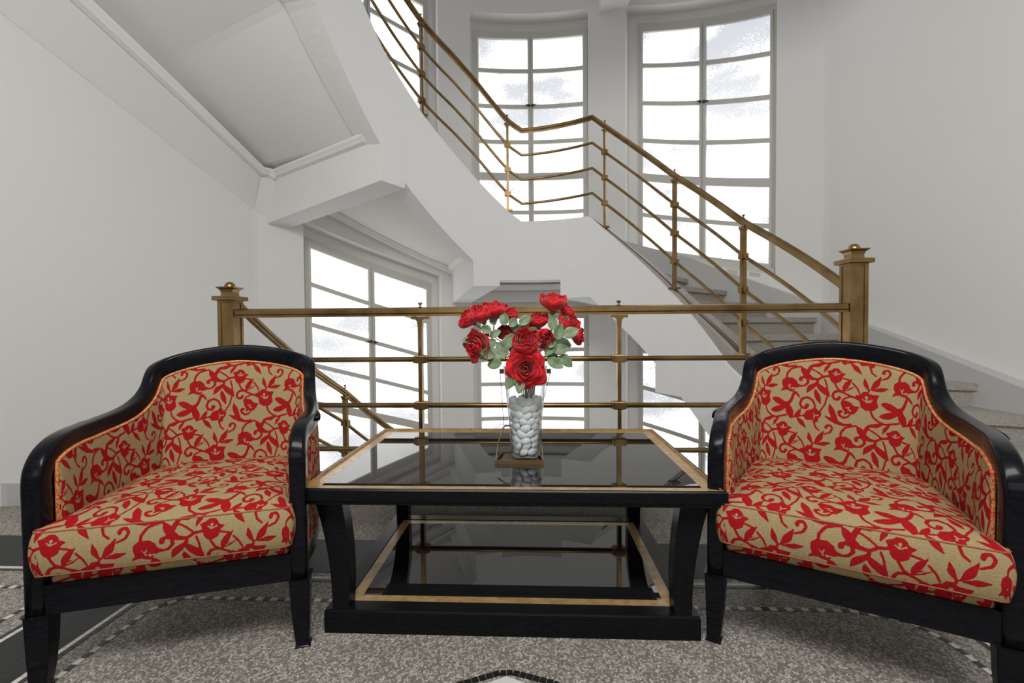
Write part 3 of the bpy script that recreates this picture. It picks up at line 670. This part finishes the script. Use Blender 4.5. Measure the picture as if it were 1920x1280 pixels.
def brocade():
    m = mat('red_gold_brocade', (.5, .4, .2), .8, spec=.08)
    at = N(m, 'ShaderNodeAttribute'); at.attribute_name = 'motif'; wv = N(m, 'ShaderNodeAttribute'); wv.attribute_name = 'weave'
    nz = N(m, 'ShaderNodeTexNoise'); nz.inputs['Scale'].default_value = 420; nz.inputs['Detail'].default_value = 2
    mp = N(m, 'ShaderNodeMapping'); mp.inputs['Scale'].default_value = (.35, 1, 1); L(m, wv.outputs['Vector'], mp.inputs[0]); L(m, mp.outputs[0], nz.inputs['Vector'])
    ma = N(m, 'ShaderNodeMath'); ma.operation = 'MULTIPLY_ADD'; L(m, nz.outputs[0], ma.inputs[0]); ma.inputs[1].default_value = 9; L(m, at.outputs['Fac'], ma.inputs[2])
    mr = N(m, 'ShaderNodeMapRange'); mr.inputs['From Min'].default_value = 4.8; mr.inputs['From Max'].default_value = 7.2; L(m, ma.outputs[0], mr.inputs[0])
    def two(c1, c2):
        r = N(m, 'ShaderNodeValToRGB'); r.color_ramp.elements[0].position = .38; r.color_ramp.elements[1].position = .62
        r.color_ramp.elements[0].color = (*c1, 1); r.color_ramp.elements[1].color = (*c2, 1); L(m, nz.outputs[0], r.inputs[0]); return r.outputs[0]
    mx = N(m, 'ShaderNodeMix'); mx.data_type = 'RGBA'; L(m, mr.outputs[0], mx.inputs[0]); L(m, two((.28, .006, .010), (.39, .011, .017)), mx.inputs[6]); L(m, two((.31, .235, .115), (.39, .305, .16)), mx.inputs[7])
    L(m, mx.outputs[2], bs(m).inputs['Base Color'])
    b = N(m, 'ShaderNodeBump'); b.inputs['Strength'].default_value = .5; b.inputs['Distance'].default_value = .0012
    sb = N(m, 'ShaderNodeMath'); sb.operation = 'MULTIPLY_ADD'; L(m, mr.outputs[0], sb.inputs[0]); sb.inputs[1].default_value = -.6; L(m, nz.outputs[0], sb.inputs[2])
    L(m, sb.outputs[0], b.inputs['Height']); L(m, b.outputs[0], bs(m).inputs['Normal'])
    return m
M['brocade'] = brocade()
# ------------------------------------------------------------------ armchair
half = [(.318, .0, .50), (.318, .0, .55), (.317, .006, .585), (.316, .03, .615), (.316, .065, .632), (.319, .11, .640), (.324, .17, .643), (.323, .24, .645), (.318, .32, .650), (.307, .39, .658), (.296, .45, .672), (.287, .505, .696),
        (.281, .55, .730), (.277, .580, .770), (.270, .601, .793), (.250, .622, .808), (.216, .640, .822), (.17, .652, .835), (.115, .661, .846), (.055, .667, .854), (0, .669, .857)]
def lean(y): t = min(1, max(0, (y-.36)/.3)); return .085*t*t*(3-2*t)
def catmull(P, k=4):
    P = [Vector(p) for p in P]; out = []
    for i in range(len(P)-1):
        a = P[max(i-1, 0)]; b = P[i]; c = P[i+1]; d = P[min(i+2, len(P)-1)]
        for j in range(k):
            t = j/k; out.append(.5*((2*b)+(c-a)*t+(2*a-5*b+4*c-d)*t*t+(3*b-a-3*c+d)*t**3))
    out.append(P[-1]); return out
hp = catmull(half, 4)
rail_path = [Vector((-p.x, p.y, p.z)) for p in hp]+hp[-2::-1]
def plan_normal(P, i):
    # outward horizontal direction, from a smoothed plan tangent
    a = P[max(i-4, 0)]; b = P[min(i+4, len(P)-1)]; t = Vector((b.x-a.x, b.y-a.y, 0))
    x = P[i].x
    if P[i].y < .14: return Vector((-1 if x < 0 else 1, 0, 0))
    t.normalize(); n = Vector((-t.y, t.x, 0)); return n if n.dot(Vector((P[i].x, P[i].y-.25, 0))) > 0 else -n
def make_chair(label):
    t = thing('armchair', label, 'armchair')
    # frame: arm-to-arm show-wood rail including the two front posts
    P = [Vector((-.318, .0, z)) for z in (.205, .30, .40, .46)]+rail_path+[Vector((.318, .0, z)) for z in (.46, .40, .30, .205)]
    nr = [plan_normal(P, i) for i in range(len(P))]
    nr = [sum((nr[min(max(i+k, 0), len(P)-1)] for k in range(-3, 4)), Vector()).normalized() for i in range(len(P))]
    sec = rrect(.046, .052, .2, 3)
    def sc(i):
        z = P[i].z; w = 1. if z < .7 else 1.-.12*min(1, (z-.7)/.12); return (w, 1.05 if z < .7 else 1.05+.38*min(1, (z-.7)/.12))
    mesh('frame', *sweep(P, sec, side=lambda i: nr[i], scale=sc), M['wood'], t, smooth=True)
    # little scrolled horns where arm and back rail join, outside
    for s in (-1, 1):
        mesh('arm_scroll', *sweep([(s*.326, .30, .656), (s*.340, .25, .657), (s*.350, .21, .654), (s*.350, .185, .650)], rrect(.02, .030, .3, 2), scale=lambda i: (1, (1.2, 1, .8, .5)[i])), M['wood'], t, smooth=True)
    # seat rail: front, sides, back
    def path_plan(off, y0=.03):
        out = []
        for i, p in enumerate(rail_path):
            if p.y < y0: continue
            n = plan_normal(rail_path, i); out.append(Vector((p.x+n.x*off, p.y+n.y*off-lean(p.y), 0)))
        return out
    ins = path_plan(-.004)
    mesh('seat_rail', *join([box(-.297, .297, -.022, .022, .208, .288), sweep([Vector((p.x, p.y, .248)) for p in ins], rrect(.04, .08, .1, 1))]), M['wood'], t)
    # legs
    for s in (-1, 1):
        V = []; 
        for z, w, d, cx, cy in ((.21, .058, .056, 0, 0), (.12, .052, .050, .001, .001), (.05, .044, .044, .003, .0), (.0, .036, .038, .006, -.004)):
            V.append([(s*(.318+cx)+a*w/2, .004+cy+b*d/2, z) for a, b in ((-1, -1), (1, -1), (1, 1), (-1, 1))])
        Fc = [[i*4+k, i*4+(k+1) % 4, i*4+4+(k+1) % 4, i*4+4+k] for i in range(3) for k in range(4)]+[[0, 1, 2, 3], [12, 15, 14, 13]]
        bevel(mesh('leg', [p for r in V for p in r], Fc, M['wood'], t), .004)
        V = []
        for z, w, cx, cy in ((.24, .05, 0, 0), (.15, .045, .004, .012), (.07, .04, .01, .035), (.0, .036, .018, .065)):
            V.append([(s*(.225+cx)+a*w/2, .545+cy+b*w/2, z) for a, b in ((-1, -1), (1, -1), (1, 1), (-1, 1))])
        bevel(mesh('leg', [p for r in V for p in r], Fc, M['wood'], t), .004)
    # upholstered shell, inside and outside
    i0 = next(i for i, p in enumerate(rail_path) if p.z > .555); idx = range(i0, len(rail_path)-i0)
    base = [Vector((rail_path[i0].x, .036, rail_path[i0].z-.03))]
    pts = [rail_path[i] for i in idx]; nn = [plan_normal(rail_path, i) for i in idx]
    nn = [sum((nn[min(max(i+k, 0), len(nn)-1)] for k in range(-3, 4)), Vector()).normalized() for i in range(len(nn))]
    # resample by plan length
    cum = [0]
    for a, b in zip(pts, pts[1:]): cum.append(cum[-1]+max(1e-5, math.hypot(b.x-a.x, b.y-a.y)))
    Ltot = cum[-1]
    def at(sv):
        import bisect
        k = min(max(bisect.bisect_right(cum, sv)-1, 0), len(cum)-2); f = (sv-cum[k])/(cum[k+1]-cum[k]); return pts[k].lerp(pts[k+1], f), nn[k].lerp(nn[k+1], f).normalized()
    def panel(name, off, bulge, z0, step_, drop=.018, sgn=-1):
        nu = int(Ltot/step_); nv = int(.56/step_); V = []; U_ = []; W2 = []; edge = []; foot = []
        for i in range(nu+1):
            sv = Ltot*i/nu; p, n = at(sv); ztop = p.z-drop-.010*min(1, max(0, (p.z-.7)/.12)); y = max(p.y, .034)
            e = min(1, min(sv, Ltot-sv)/.04)
            for j in range(nv+1):
                v = j/nv; z = z0+(ztop-z0)*v; bl = bulge*math.sin(PI*min(1, v*1.02))**.6*(e**.5) if 0 < v < 1 else 0
                o = sgn*(off+bl); V.append((p.x+n.x*o, y+n.y*o-lean(p.y)*(1-v), z)); U_.append(sv+(.11 if sgn > 0 else 0)); W2.append(z)
            edge.append(Vector(V[-1])); foot.append(Vector(V[-nv-1]))
        Fc = [[i*(nv+1)+j, (i+1)*(nv+1)+j, (i+1)*(nv+1)+j+1, i*(nv+1)+j+1] for i in range(nu) for j in range(nv)]
        if sgn > 0: Fc = [f[::-1] for f in Fc]
        m0 = len(V); V += [(p.x-sgn*n.x*-.012*0+0, 0, 0) for p, n in []]
        o = mesh(name, V, Fc, M['brocade'], t, smooth=True); set_pattern(o.data, U_, W2)
        md = o.modifiers.new('thick', 'SOLIDIFY'); md.thickness = .010; md.offset = -1; 
        L_ = [Vector(V[j]) for j in range(0, nv+1, 6)]; R_ = [Vector(V[nu*(nv+1)+j]) for j in range(0, nv+1, 6)][::-1]
        path = L_+edge[1:-1:3]+R_
        path = [q-Vector((0, 0, .002)) for q in path]
        mesh('braid', *sweep(path, circ(.0048, 6)), M['gimp'], o, smooth=True)
        return o
    panel('inner_upholstery', .025, .016, .27, .0025)
    panel('outer_upholstery', .018, .006, .27, .0045, drop=.022, sgn=1)
    # cushions
    def outline(fx, bx_, y0, y1, r, n=520, ears=False):
        C = [(-fx, y0), (fx, y0), (fx-.003, -.022), (fx-.014, .004), (bx_, y1), (-bx_, y1), (-fx+.014, .004), (-fx+.003, -.022)] if ears else [(-fx, y0), (fx, y0), (bx_, y1), (-bx_, y1)]
        rr = [.022, .022, .008, .01, .11, .11, .01, .008] if ears else [r, r, .11, .11]; pts_ = []
        for k in range(len(C)):
            p = Vector(C[k]); a = (Vector(C[k-1])-p).normalized(); b = (Vector(C[(k+1) % len(C)])-p).normalized(); R_ = rr[k]
            for q in range(11): tt = q/10; pts_.append((p+a*R_)*(1-tt)**2+p*2*tt*(1-tt)+(p+b*R_)*tt*tt)
        c = [0]; m = len(pts_)
        for k in range(m): c.append(c[-1]+(pts_[(k+1) % m]-pts_[k]).length)
        out_ = []; k = 0
        for i in range(n):
            sv = c[-1]*i/n
            while c[k+1] < sv: k += 1
            f = (sv-c[k])/max(1e-6, c[k+1]-c[k]); out_.append(pts_[k].lerp(pts_[(k+1) % m], f))
        return out_
    def cushion(name, ol, z0, z1, crown, step_, bul=.012, waves=True):
        n = len(ol); ctr = Vector((0, .26)); nr_ = int(.34/step_); V = []; U_ = []; W2 = []
        nrm_ = []
        for i in range(n):
            a = ol[i-1]; b = ol[(i+1) % n]; d_ = (b-a).normalized(); nrm_.append(Vector((d_.y, -d_.x)))
        for k in range(nr_+1):
            f = 1-(k/nr_)*.985
            for i in range(n):
                p = ctr.lerp(ol[i], f); e = 1-f; z = z1+crown*(1-(1-min(1, e*1.6))**2.4)
                if waves: z += .0022*math.sin(38*p.x+9*p.y)*math.sin(21*p.y-7*p.x)*min(1, e*6)
                V.append((p.x, p.y, z)); U_.append(p.x); W2.append(p.y)
        top_n = len(V); ns = max(3, int((z1-z0)/step_))
        for k in range(1, ns+1):
            f = k/ns; o_ = bul*math.sin(PI*f)**.7 if 0 < f < 1 else 0; dz_ = (z1-z0)*f
            for i in range(n):
                p = ol[i]+nrm_[i]*o_; V.append((p.x, p.y, z1-dz_)); q = ol[i]+nrm_[i]*dz_; U_.append(q.x); W2.append(q.y)
        Fc = []
        for k in range(nr_):
            for i in range(n): j = (i+1) % n; Fc.append([k*n+i, k*n+j, (k+1)*n+j, (k+1)*n+i])
        for k in range(ns):
            a0 = 0 if k == 0 else top_n+(k-1)*n; b0 = top_n+k*n
            for i in range(n): j = (i+1) % n; Fc.append([b0+i, b0+j, a0+j, a0+i])
        Fc.append([nr_*n+i for i in range(n)]); Fc.append([top_n+(ns-1)*n+i for i in range(n)][::-1])
        o = mesh(name, V, Fc, M['brocade'], t, smooth=True); set_pattern(o.data, [u+.07 for u in U_], [w+.02 for w in W2])
        for z in (z1-.0005, z0+.001):
            mesh('piping', *sweep([(q.x+nrm_[i].x*.001, q.y+nrm_[i].y*.001, z) for i, q in enumerate(ol)][::4], circ(.0022, 6), closed=True), M['pipe'], o, smooth=True)
        return o
    cushion('seat_base', outline(.290, .235, -.012, .555, .02, 400), .283, .322, 0, .006, bul=.004, waves=False)
    cushion('seat_cushion', outline(.304, .242, -.056, .562, .035, 860, True), .326, .440, .028, .0026)
    return t
M['pipe'] = mat('cushion_piping', (.30, .10, .05), .8)
def copy_tree(o, parent=None):
    c = o.copy(); COL.objects.link(c)
    if parent: c.parent = parent; c.matrix_parent_inverse = o.matrix_parent_inverse.copy()
    for ch in [x for x in list(SC.objects) if x.parent == o]: copy_tree(ch, c)
    return c
ch1 = make_chair('red and gold floral armchair on the left, its right front leg beside the table')
def place(o, L_, R_):
    m = (Vector(L_)+Vector(R_))/2; d_ = Vector(R_)-Vector(L_); a = math.atan2(d_.y, d_.x)
    o.location = (m.x, m.y, 0); o.rotation_euler = (0, 0, a)
ch2 = copy_tree(ch1); ch2['label'] = 'red and gold floral armchair on the right, standing before the rising stone steps'
place(ch1, (-1.318, 1.170), (-.706, 1.374)); place(ch2, (.530, 1.448), (1.128, 1.114))
ch1['group'] = ch2['group'] = 'floral armchairs flanking the table'
# ------------------------------------------------------------------ vase, stand, pebbles
VX, VY = -.031, 1.731; ZT_ = TH+.004
M['vglass'] = bpy.data.materials.new('clear_thin_glass'); _m = M['vglass']; _m.use_nodes = True
_m.node_tree.nodes.remove(bs(_m)); _t = N(_m, 'ShaderNodeBsdfTransparent'); _t.inputs[0].default_value = (.96, .98, .985, 1)
_g = N(_m, 'ShaderNodeBsdfGlossy'); _g.inputs['Roughness'].default_value = .02; _lw = N(_m, 'ShaderNodeLayerWeight'); _lw.inputs[0].default_value = .5; _f = N(_m, 'ShaderNodeMath'); _f.operation = 'POWER'; L(_m, _lw.outputs['Facing'], _f.inputs[0]); _f.inputs[1].default_value = 2.2
_f2 = N(_m, 'ShaderNodeMath'); _f2.operation = 'MULTIPLY_ADD'; L(_m, _f.outputs[0], _f2.inputs[0]); _f2.inputs[1].default_value = .8; _f2.inputs[2].default_value = .04; _f = _f2
_x = N(_m, 'ShaderNodeMixShader'); L(_m, _f.outputs[0], _x.inputs[0]); L(_m, _t.outputs[0], _x.inputs[1]); L(_m, _g.outputs[0], _x.inputs[2])
L(_m, _x.outputs[0], _m.node_tree.nodes['Material Output'].inputs[0])
M['peb'] = mat('white_pebble', (.88, .89, .90), .4, spec=.4)
vase = mesh('vase', *lathe([(.0005, 0), (.045, 0), (.051, .004), (.053, .012), (.060, .10), (.069, .20), (.080, .325), (.0825, .335), (.0800, .336), (.0775, .325), (.0665, .20), (.0575, .10), (.0505, .018), (.046, .012), (.0005, .011)], 48, (0, 0, 0)), M['vglass'], smooth=True)
vase.location = (VX, VY, ZT_); tag(vase, 'tall tapered clear glass vase filled with white pebbles on the table', 'vase')
def vin(z): return .0505+(.0665-.0505)*(z-.018)/(.182)
k = 0
proto = None
def pebble(loc, rot, sc):
    global proto
    if proto is None:
        V, Fc = ball((0, 0, 0), 1, 16, 10)
        V = [(x*(1+.12*y), y*(1-.1*z+.06*x), z*(1+.08*x)) for x, y, z in V]
        proto = mesh('pebble', V, Fc, M['peb'], smooth=True); o = proto
    else: o = proto.copy(); COL.objects.link(o)
    o.location = loc; o.rotation_euler = rot; o.scale = sc
    tag(o, 'smooth white pebble heaped inside the clear glass vase', 'pebble', 'white pebbles in the glass vase'); return o
z = .024; lay = 0
while z < .225:
    for ri, off in ((1., .0145), (.45, 0)):
        R_ = (vin(z)-off-.001)*ri if ri == 1. else (vin(z)-.03)*.45
        n = int(2*PI*R_/(.031 if ri == 1. else .034)); n = max(n, 2)
        for q in range(n):
            a = 2*PI*(q+.5*(lay % 2)+rnd.uniform(-.15, .15))/n
            s = rnd.uniform(.9, 1.12)
            pebble((VX+R_*math.cos(a), VY+R_*math.sin(a), ZT_+z+rnd.uniform(-.004, .004)), (rnd.uniform(-.5, .5), rnd.uniform(-.9, .9), a+PI/2+rnd.uniform(-.2, .2)), (.0195*s, .0105*s, .0145*s))
    z += .023; lay += 1
stand = thing('vase_stand', 'slim bent metal stand with wire handles holding the glass vase', 'stand', (VX, VY, TH-.008))
def loc(x, y, z): return (x-VX, y-VY, z-TH)   # heights above the glass
band = [(-.005, -.0015), (.005, -.0015), (.005, .0015), (-.005, .0015)]
M['stand'] = mat('bronzed_metal', (.20, .13, .065), .35, metal=.8)
bx0, bx1, by0, by1 = -.139, .033, 1.668, 1.790
mesh('base_band', *sweep([loc(bx0, by0, TH+.007), loc(bx1, by0, TH+.007), loc(bx1-.018, by1, TH+.007), loc(bx0+.018, by1, TH+.007)], [(-.0015, -.007), (.0015, -.007), (.0015, .007), (-.0015, .007)], closed=True), M['stand'], stand)
M['tray'] = mat('dark_tray', (.07, .05, .03), .5, metal=.3)
mesh('tray', *prism([(bx0+.015-VX, by0+.012-VY), (bx1-.012-VX, by0+.012-VY), (bx1-.028-VX, by1-.008-VY), (bx0+.03-VX, by1-.008-VY)], .001, .0085), M['tray'], stand)
yb_ = VY+.062
mesh('arch_band', *sweep([loc(bx0+.001, by0+.01, TH+.008), loc(bx0+.006, by0+.03, TH+.06), loc(bx0+.022, yb_, TH+.106), loc(bx0+.03, yb_+.004, TH+.112), loc(bx1-.03, yb_+.004, TH+.112), loc(bx1-.018, yb_, TH+.106), loc(bx1-.004, by0+.03, TH+.06), loc(bx1, by0+.01, TH+.008)], [(-.0045, -.0015), (.0045, -.0015), (.0045, .0015), (-.0045, .0015)], side=(0, 1, 0.3)), M['stand'], stand)
for s, xw in ((-1, bx0+.024), (1, bx1-.020)):
    mesh('wire', *sweep([loc(xw, yb_, TH+.108), loc(VX+s*.094, VY+.02, ZT_+.312+.008)], circ(.0011, 6)), M['stand'], stand)
    mesh('clip', *box(VX+s*.088-.008-VX, VX+s*.088+.008-VX, .014, .026, ZT_+.313-TH, ZT_+.330-TH), M['stand'], stand)
# ------------------------------------------------------------------ roses
def rosemat():
    m = mat('red_rose_cloth', (.55, .008, .014), .6, spec=.25); noise_color(m, (.42, .004, .010), (.66, .012, .022), 40, .3, .7); bs(m).inputs['Sheen Weight'].default_value = .2; return m
M['rose'] = rosemat()
M['leaf'] = mat('grey_green_leaf', (.16, .24, .12), .6); noise_color(M['leaf'], (.09, .16, .075), (.26, .33, .20), 26, .35, .7)
M['sepal'] = mat('green_sepal', (.08, .19, .04), .6); M['stem'] = mat('brown_green_stem', (.16, .13, .07), .6)
M['pistil'] = mat('yellow_pistil', (.5, .36, .06), .6)
def frame_from(dirv):
    w = Vector(dirv).normalized(); u = w.cross(Vector((0, 0, 1)));
    if u.length < .05: u = w.cross(Vector((0, 1, 0)))
    u.normalize(); v = w.cross(u); return Matrix((u, v, w)).transposed()
def petal(R, lay, ang, wid, op, rr):
    nu, nv = 10, 8; V = []
    for j in range(nv+1):
        v = j/nv; sh = math.sqrt(max(0, 1-.93*v**7)); wv = wid*(.45+.55*math.sin(PI*.5*min(1, v*1.7)))*(.35+.65*sh)
        closed = math.sin(PI*(.06+.58*v)); opened = v**.75; o = op*(.25+.75*min(1, lay))
        for i in range(nu+1):
            u = (i/nu)*2-1; a = ang+u*wv
            pr = R*lay*(closed*(1-o)+opened*1.15*o)*(1-.05*u*u)+R*.08*o*max(0, v-.8)*5*(1-u*u)
            hg = R*(1.25*v*(1-o)+(.75*math.sin(v*PI*.62)*(1.15-.55*lay)+.1)*o)*(1-.10*u*u*v)
            hg += R*(.045*math.sin(4.5*u+rr*9)*v*v); pr *= 1+.05*math.sin(3.5*u+rr*7)*v
            V.append(Vector((pr*math.cos(a), pr*math.sin(a), hg-R*.55)))
    Fc = [[j*(nu+1)+i, j*(nu+1)+i+1, (j+1)*(nu+1)+i+1, (j+1)*(nu+1)+i] for j in range(nv) for i in range(nu)]
    return V, Fc
def bloom_mesh(R, openness, seed):
    r = random.Random(seed); ps = []; a = r.random()*6
    layers = [(.14, 1.5, 3), (.28, 1.25, 3), (.44, 1.05, 4), (.62, .85, 4), (.80, .8, 5), (.96, .78, 5)]
    for li, (ly, wd, n) in enumerate(layers):
        for q in range(n):
            ps.append(petal(R, ly*r.uniform(.95, 1.05), a+2*PI*q/n+r.uniform(-.15, .15), wd, min(1, openness*(.55+.55*ly)*r.uniform(.85, 1.15)), r.random()))
        a += 1.1
    return join(ps)
def leaf_mesh(Ln, W, seed):
    r = random.Random(seed); nu, nv = 6, 12; V = []
    cv = r.uniform(-.3, .3)
    for j in range(nv+1):
        v = j/nv; w = W/2*math.sin(PI*v**.8)**.75*(1+.05*math.sin(v*40))
        for i in range(nu+1):
            u = (i/nu)*2-1; V.append(Vector((u*w, Ln*v, abs(u)*w*.35+Ln*cv*v*v+.0012*math.sin(v*30)*abs(u))))
    return V, [[j*(nu+1)+i, j*(nu+1)+i+1, (j+1)*(nu+1)+i+1, (j+1)*(nu+1)+i] for j in range(nv) for i in range(nu)]
def xf(vf, Mx, o): return [Mx @ v+o for v in vf[0]], vf[1]
def solid(o, t): md = o.modifiers.new('thick', 'SOLIDIFY'); md.thickness = t; return o
def rose(px, py, Y, rpx, dirv, op, label, leaves=(), seed=0, mouth=None):
    Y = Y*1.015; c = atY(px, py, Y); R = rpx*Y/F*(1.42 if op < .9 else 1.2); w = Vector(dirv).normalized()
    t = thing('rose', label, 'rose', c, 0, 'red artificial roses in the vase')
    if op < .6: op *= .25
    b = mesh('bloom', *xf(bloom_mesh(R, op, seed), frame_from(w), Vector()), M['rose'], t, smooth=True); solid(b, .0008)
    if op > .8: mesh('pistil', *join([ball(tuple(frame_from(w) @ Vector((R*.12*math.cos(k), R*.12*math.sin(k), R*.22))), R*.06, 6, 5) for k in range(6)]), M['pistil'], t)
    # sepals
    sp = []
    for k in range(5):
        lf = leaf_mesh(R*1.05, R*.42, seed+k); Mx = frame_from(w) @ Matrix.Rotation(2*PI*k/5, 3, 'Z') @ Matrix.Rotation(math.radians(52 if op < .6 else 8), 3, 'X')
        sp.append(xf(lf, Mx, -w*R*.50))
    sp.append(([v-w*R*.52 for v in [Vector(q) for q in ball((0, 0, 0), R*.22, 8, 6)[0]]], ball((0, 0, 0), R*.22, 8, 6)[1]))
    se = mesh('sepals', *join(sp), M['sepal'], t, smooth=True); solid(se, .0008)
    # stem into the vase
    base = -w*R*.5; m = mouth or Vector((VX+rnd.uniform(-.035, .035), VY+rnd.uniform(-.035, .035), ZT_+.30)); bot = Vector((VX+(m.x-VX)*.4, VY+(m.y-VY)*.4, ZT_+.19))
    P3 = [base, base-w*R*1.2+Vector((0, 0, -.01)), (base+(m-c))*.5+Vector((0, 0, .0)), m-c, bot-c]
    mesh('stem', *sweep(catmull(P3, 6), circ(.0021, 6)), M['stem'], t, smooth=True)
    for lx, ly, lY, ln, ang, face in leaves:
        tip0 = atY(lx, ly, lY)-c; ca = Vector((math.cos(math.radians(ang)), 0, math.sin(math.radians(ang))))  # growth direction in the picture plane
        nz_ = Vector(face).normalized(); yv = (ca-nz_*ca.dot(nz_)).normalized(); xv = yv.cross(nz_)
        Mx = Matrix((xv, yv, nz_)).transposed(); Ln = 1.08*min(ln, 31)*lY/F
        lo = mesh('leaf', *xf(leaf_mesh(Ln, Ln*.66, int(lx+ly)), Mx, tip0-yv*Ln*.5), M['leaf'], t, smooth=True); solid(lo, .0006)
    return t
fc = (0, -1, .25); fl = (-.35, -1, .3); fr = (.35, -1, .3); fu = (0, -.6, .8)
rose(986, 690, 1.585, 30, (-.05, -1, -.02), 1.0, 'largest fully open red rose at the front of the bunch, over the vase rim', [(957, 716, 1.61, 36, 235, fl), (975, 725, 1.60, 26, 260, fc), (1040, 682, 1.66, 32, -30, fr)], 1)
rose(985, 644, 1.60, 20, (.1, -.8, .6), .45, 'half open red rose directly above the largest bloom', [(954, 640, 1.66, 40, 60, fc), (938, 664, 1.65, 34, 190, fl), (926, 682, 1.64, 40, 180, fl)], 2)
rose(1037, 571, 1.68, 19, (.05, -.35, 1), .35, 'topmost red rose, a closed bloom standing highest on the right', [(1036, 605, 1.68, 27, 100, fc), (1047, 622, 1.66, 30, 70, fr), (1058, 600, 1.7, 22, 30, fr)], 3)
rose(1060, 585, 1.71, 12, (.7, -.3, .6), .25, 'small red rosebud tucked to the right of the topmost rose', [(1069, 624, 1.66, 30, 20, fr)], 4)
rose(1063, 608, 1.69, 17, (.45, -.6, .5), .5, 'red rose below the topmost one, partly hidden by a grey green leaf', [(1050, 655, 1.67, 34, 10, fr), (1055, 644, 1.70, 30, -20, fr), (1062, 677, 1.67, 32, -35, fr)], 5)
rose(1080, 630, 1.70, 13, (1, -.4, -.1), .4, 'rightmost red rose, seen side on at the right edge of the bunch', [(1035, 665, 1.68, 30, -50, fr)], 6)
rose(1010, 604, 1.70, 15, (.0, -.5, 1), .3, 'upright red rosebud in the middle right, below left of the topmost rose', [(985, 600, 1.66, 26, 40, fc), (1007, 640, 1.64, 24, 80, fc), (996, 622, 1.69, 24, 190, fc)], 7)
rose(1017, 632, 1.63, 15, (.3, -.8, -.3), .3, 'drooping red rosebud to the right of the half open rose', [(1034, 640, 1.66, 26, 60, fr), (1030, 655, 1.66, 30, 230, fr)], 8)
rose(992, 615, 1.73, 13, (-.4, -.5, .7), .4, 'small red rose behind the pale leaf at the centre of the bunch', [(966, 614, 1.69, 24, 150, fc), (972, 628, 1.70, 26, 10, fc)], 9)
rose(956, 591, 1.69, 12, (.3, -.5, .8), .3, 'small red rosebud behind a leaf, right of the upper left roses', [(945, 597, 1.66, 26, 95, fc), (963, 603, 1.67, 24, 50, fr), (985, 603, 1.67, 25, 45, fc)], 10)
rose(928, 585, 1.67, 18, (.05, -.35, 1), .45, 'upright red rose of the upper left trio, on its right side', [(929, 625, 1.67, 22, 30, fc), (942, 655, 1.66, 34, 300, fc)], 11)
rose(903, 592, 1.66, 18, (-.25, -.5, .9), .35, 'middle red rose of the upper left trio, a round closed bloom', [(911, 617, 1.66, 24, 150, fl), (920, 648, 1.67, 28, 230, fl)], 12)
rose(880, 600, 1.67, 15, (-.8, -.5, .5), .5, 'leftmost red rose of the upper left trio', [(880, 637, 1.68, 28, 178, (-.1, -.9, .5)), (908, 670, 1.65, 28, 200, fl)], 13)
rose(897, 648, 1.65, 23, (-.7, -.75, -.15), .7, 'large red rose facing down left on the left edge of the bunch', [(915, 664, 1.65, 28, 160, fl), (925, 600, 1.69, 20, 120, fl)], 14)
rose(948, 625, 1.72, 12, (-.2, -.8, .4), .3, 'small red rose half hidden among leaves in the middle left', [(952, 640, 1.70, 26, 100, fc), (965, 650, 1.69, 28, 70, fc)], 15)
# ------------------------------------------------------------------ light
def area(name, loc_, rot, sx, sy, e, col=(1, 1, 1)):
    l = bpy.data.lights.new(name, 'AREA'); l.shape = 'RECTANGLE'; l.size = sx; l.size_y = sy; l.energy = e; l.color = col
    o = bpy.data.objects.new(name, l); COL.objects.link(o); o.location = loc_; o.rotation_euler = rot; return o
area('hall_ceiling_lamp', (0, -.4, 3.36), (math.radians(46), 0, 0), 2.8, 1.1, 132, (1, .985, .96))
area('hall_fill_light', (0, -3.2, 2.1), (math.radians(90), 0, 0), 3.6, 1.6, 24, (1, .99, .97))  # added frontal fill from behind the camera; the hall wall has no window
area('stairwell_top_light', (0, 3.6, 5.5), (0, 0, 0), 3.0, 2.4, 8, (.93, .96, 1))  # unseen area lamp under the closed well ceiling, pointing down
area('well_up_light', (0, 4.0, -3.2), (PI, 0, 0), 3, 2.5, 3, (.95, .97, 1))  # unseen area lamp just over the lower floor, pointing up the well
w = bpy.data.worlds.new('world'); SC.world = w; w.use_nodes = True
w.node_tree.nodes['Background'].inputs[0].default_value = (.93, .95, 1, 1); w.node_tree.nodes['Background'].inputs[1].default_value = .3
vs = SC.view_settings; vs.view_transform = 'Standard'; vs.look = 'None'; vs.gamma = 1; vs.exposure = 0.16; vs.use_curve_mapping = False
SC.cycles.max_bounces = 12; SC.cycles.diffuse_bounces = 6; SC.cycles.transparent_max_bounces = 24; SC.cycles.sample_clamp_indirect = 4
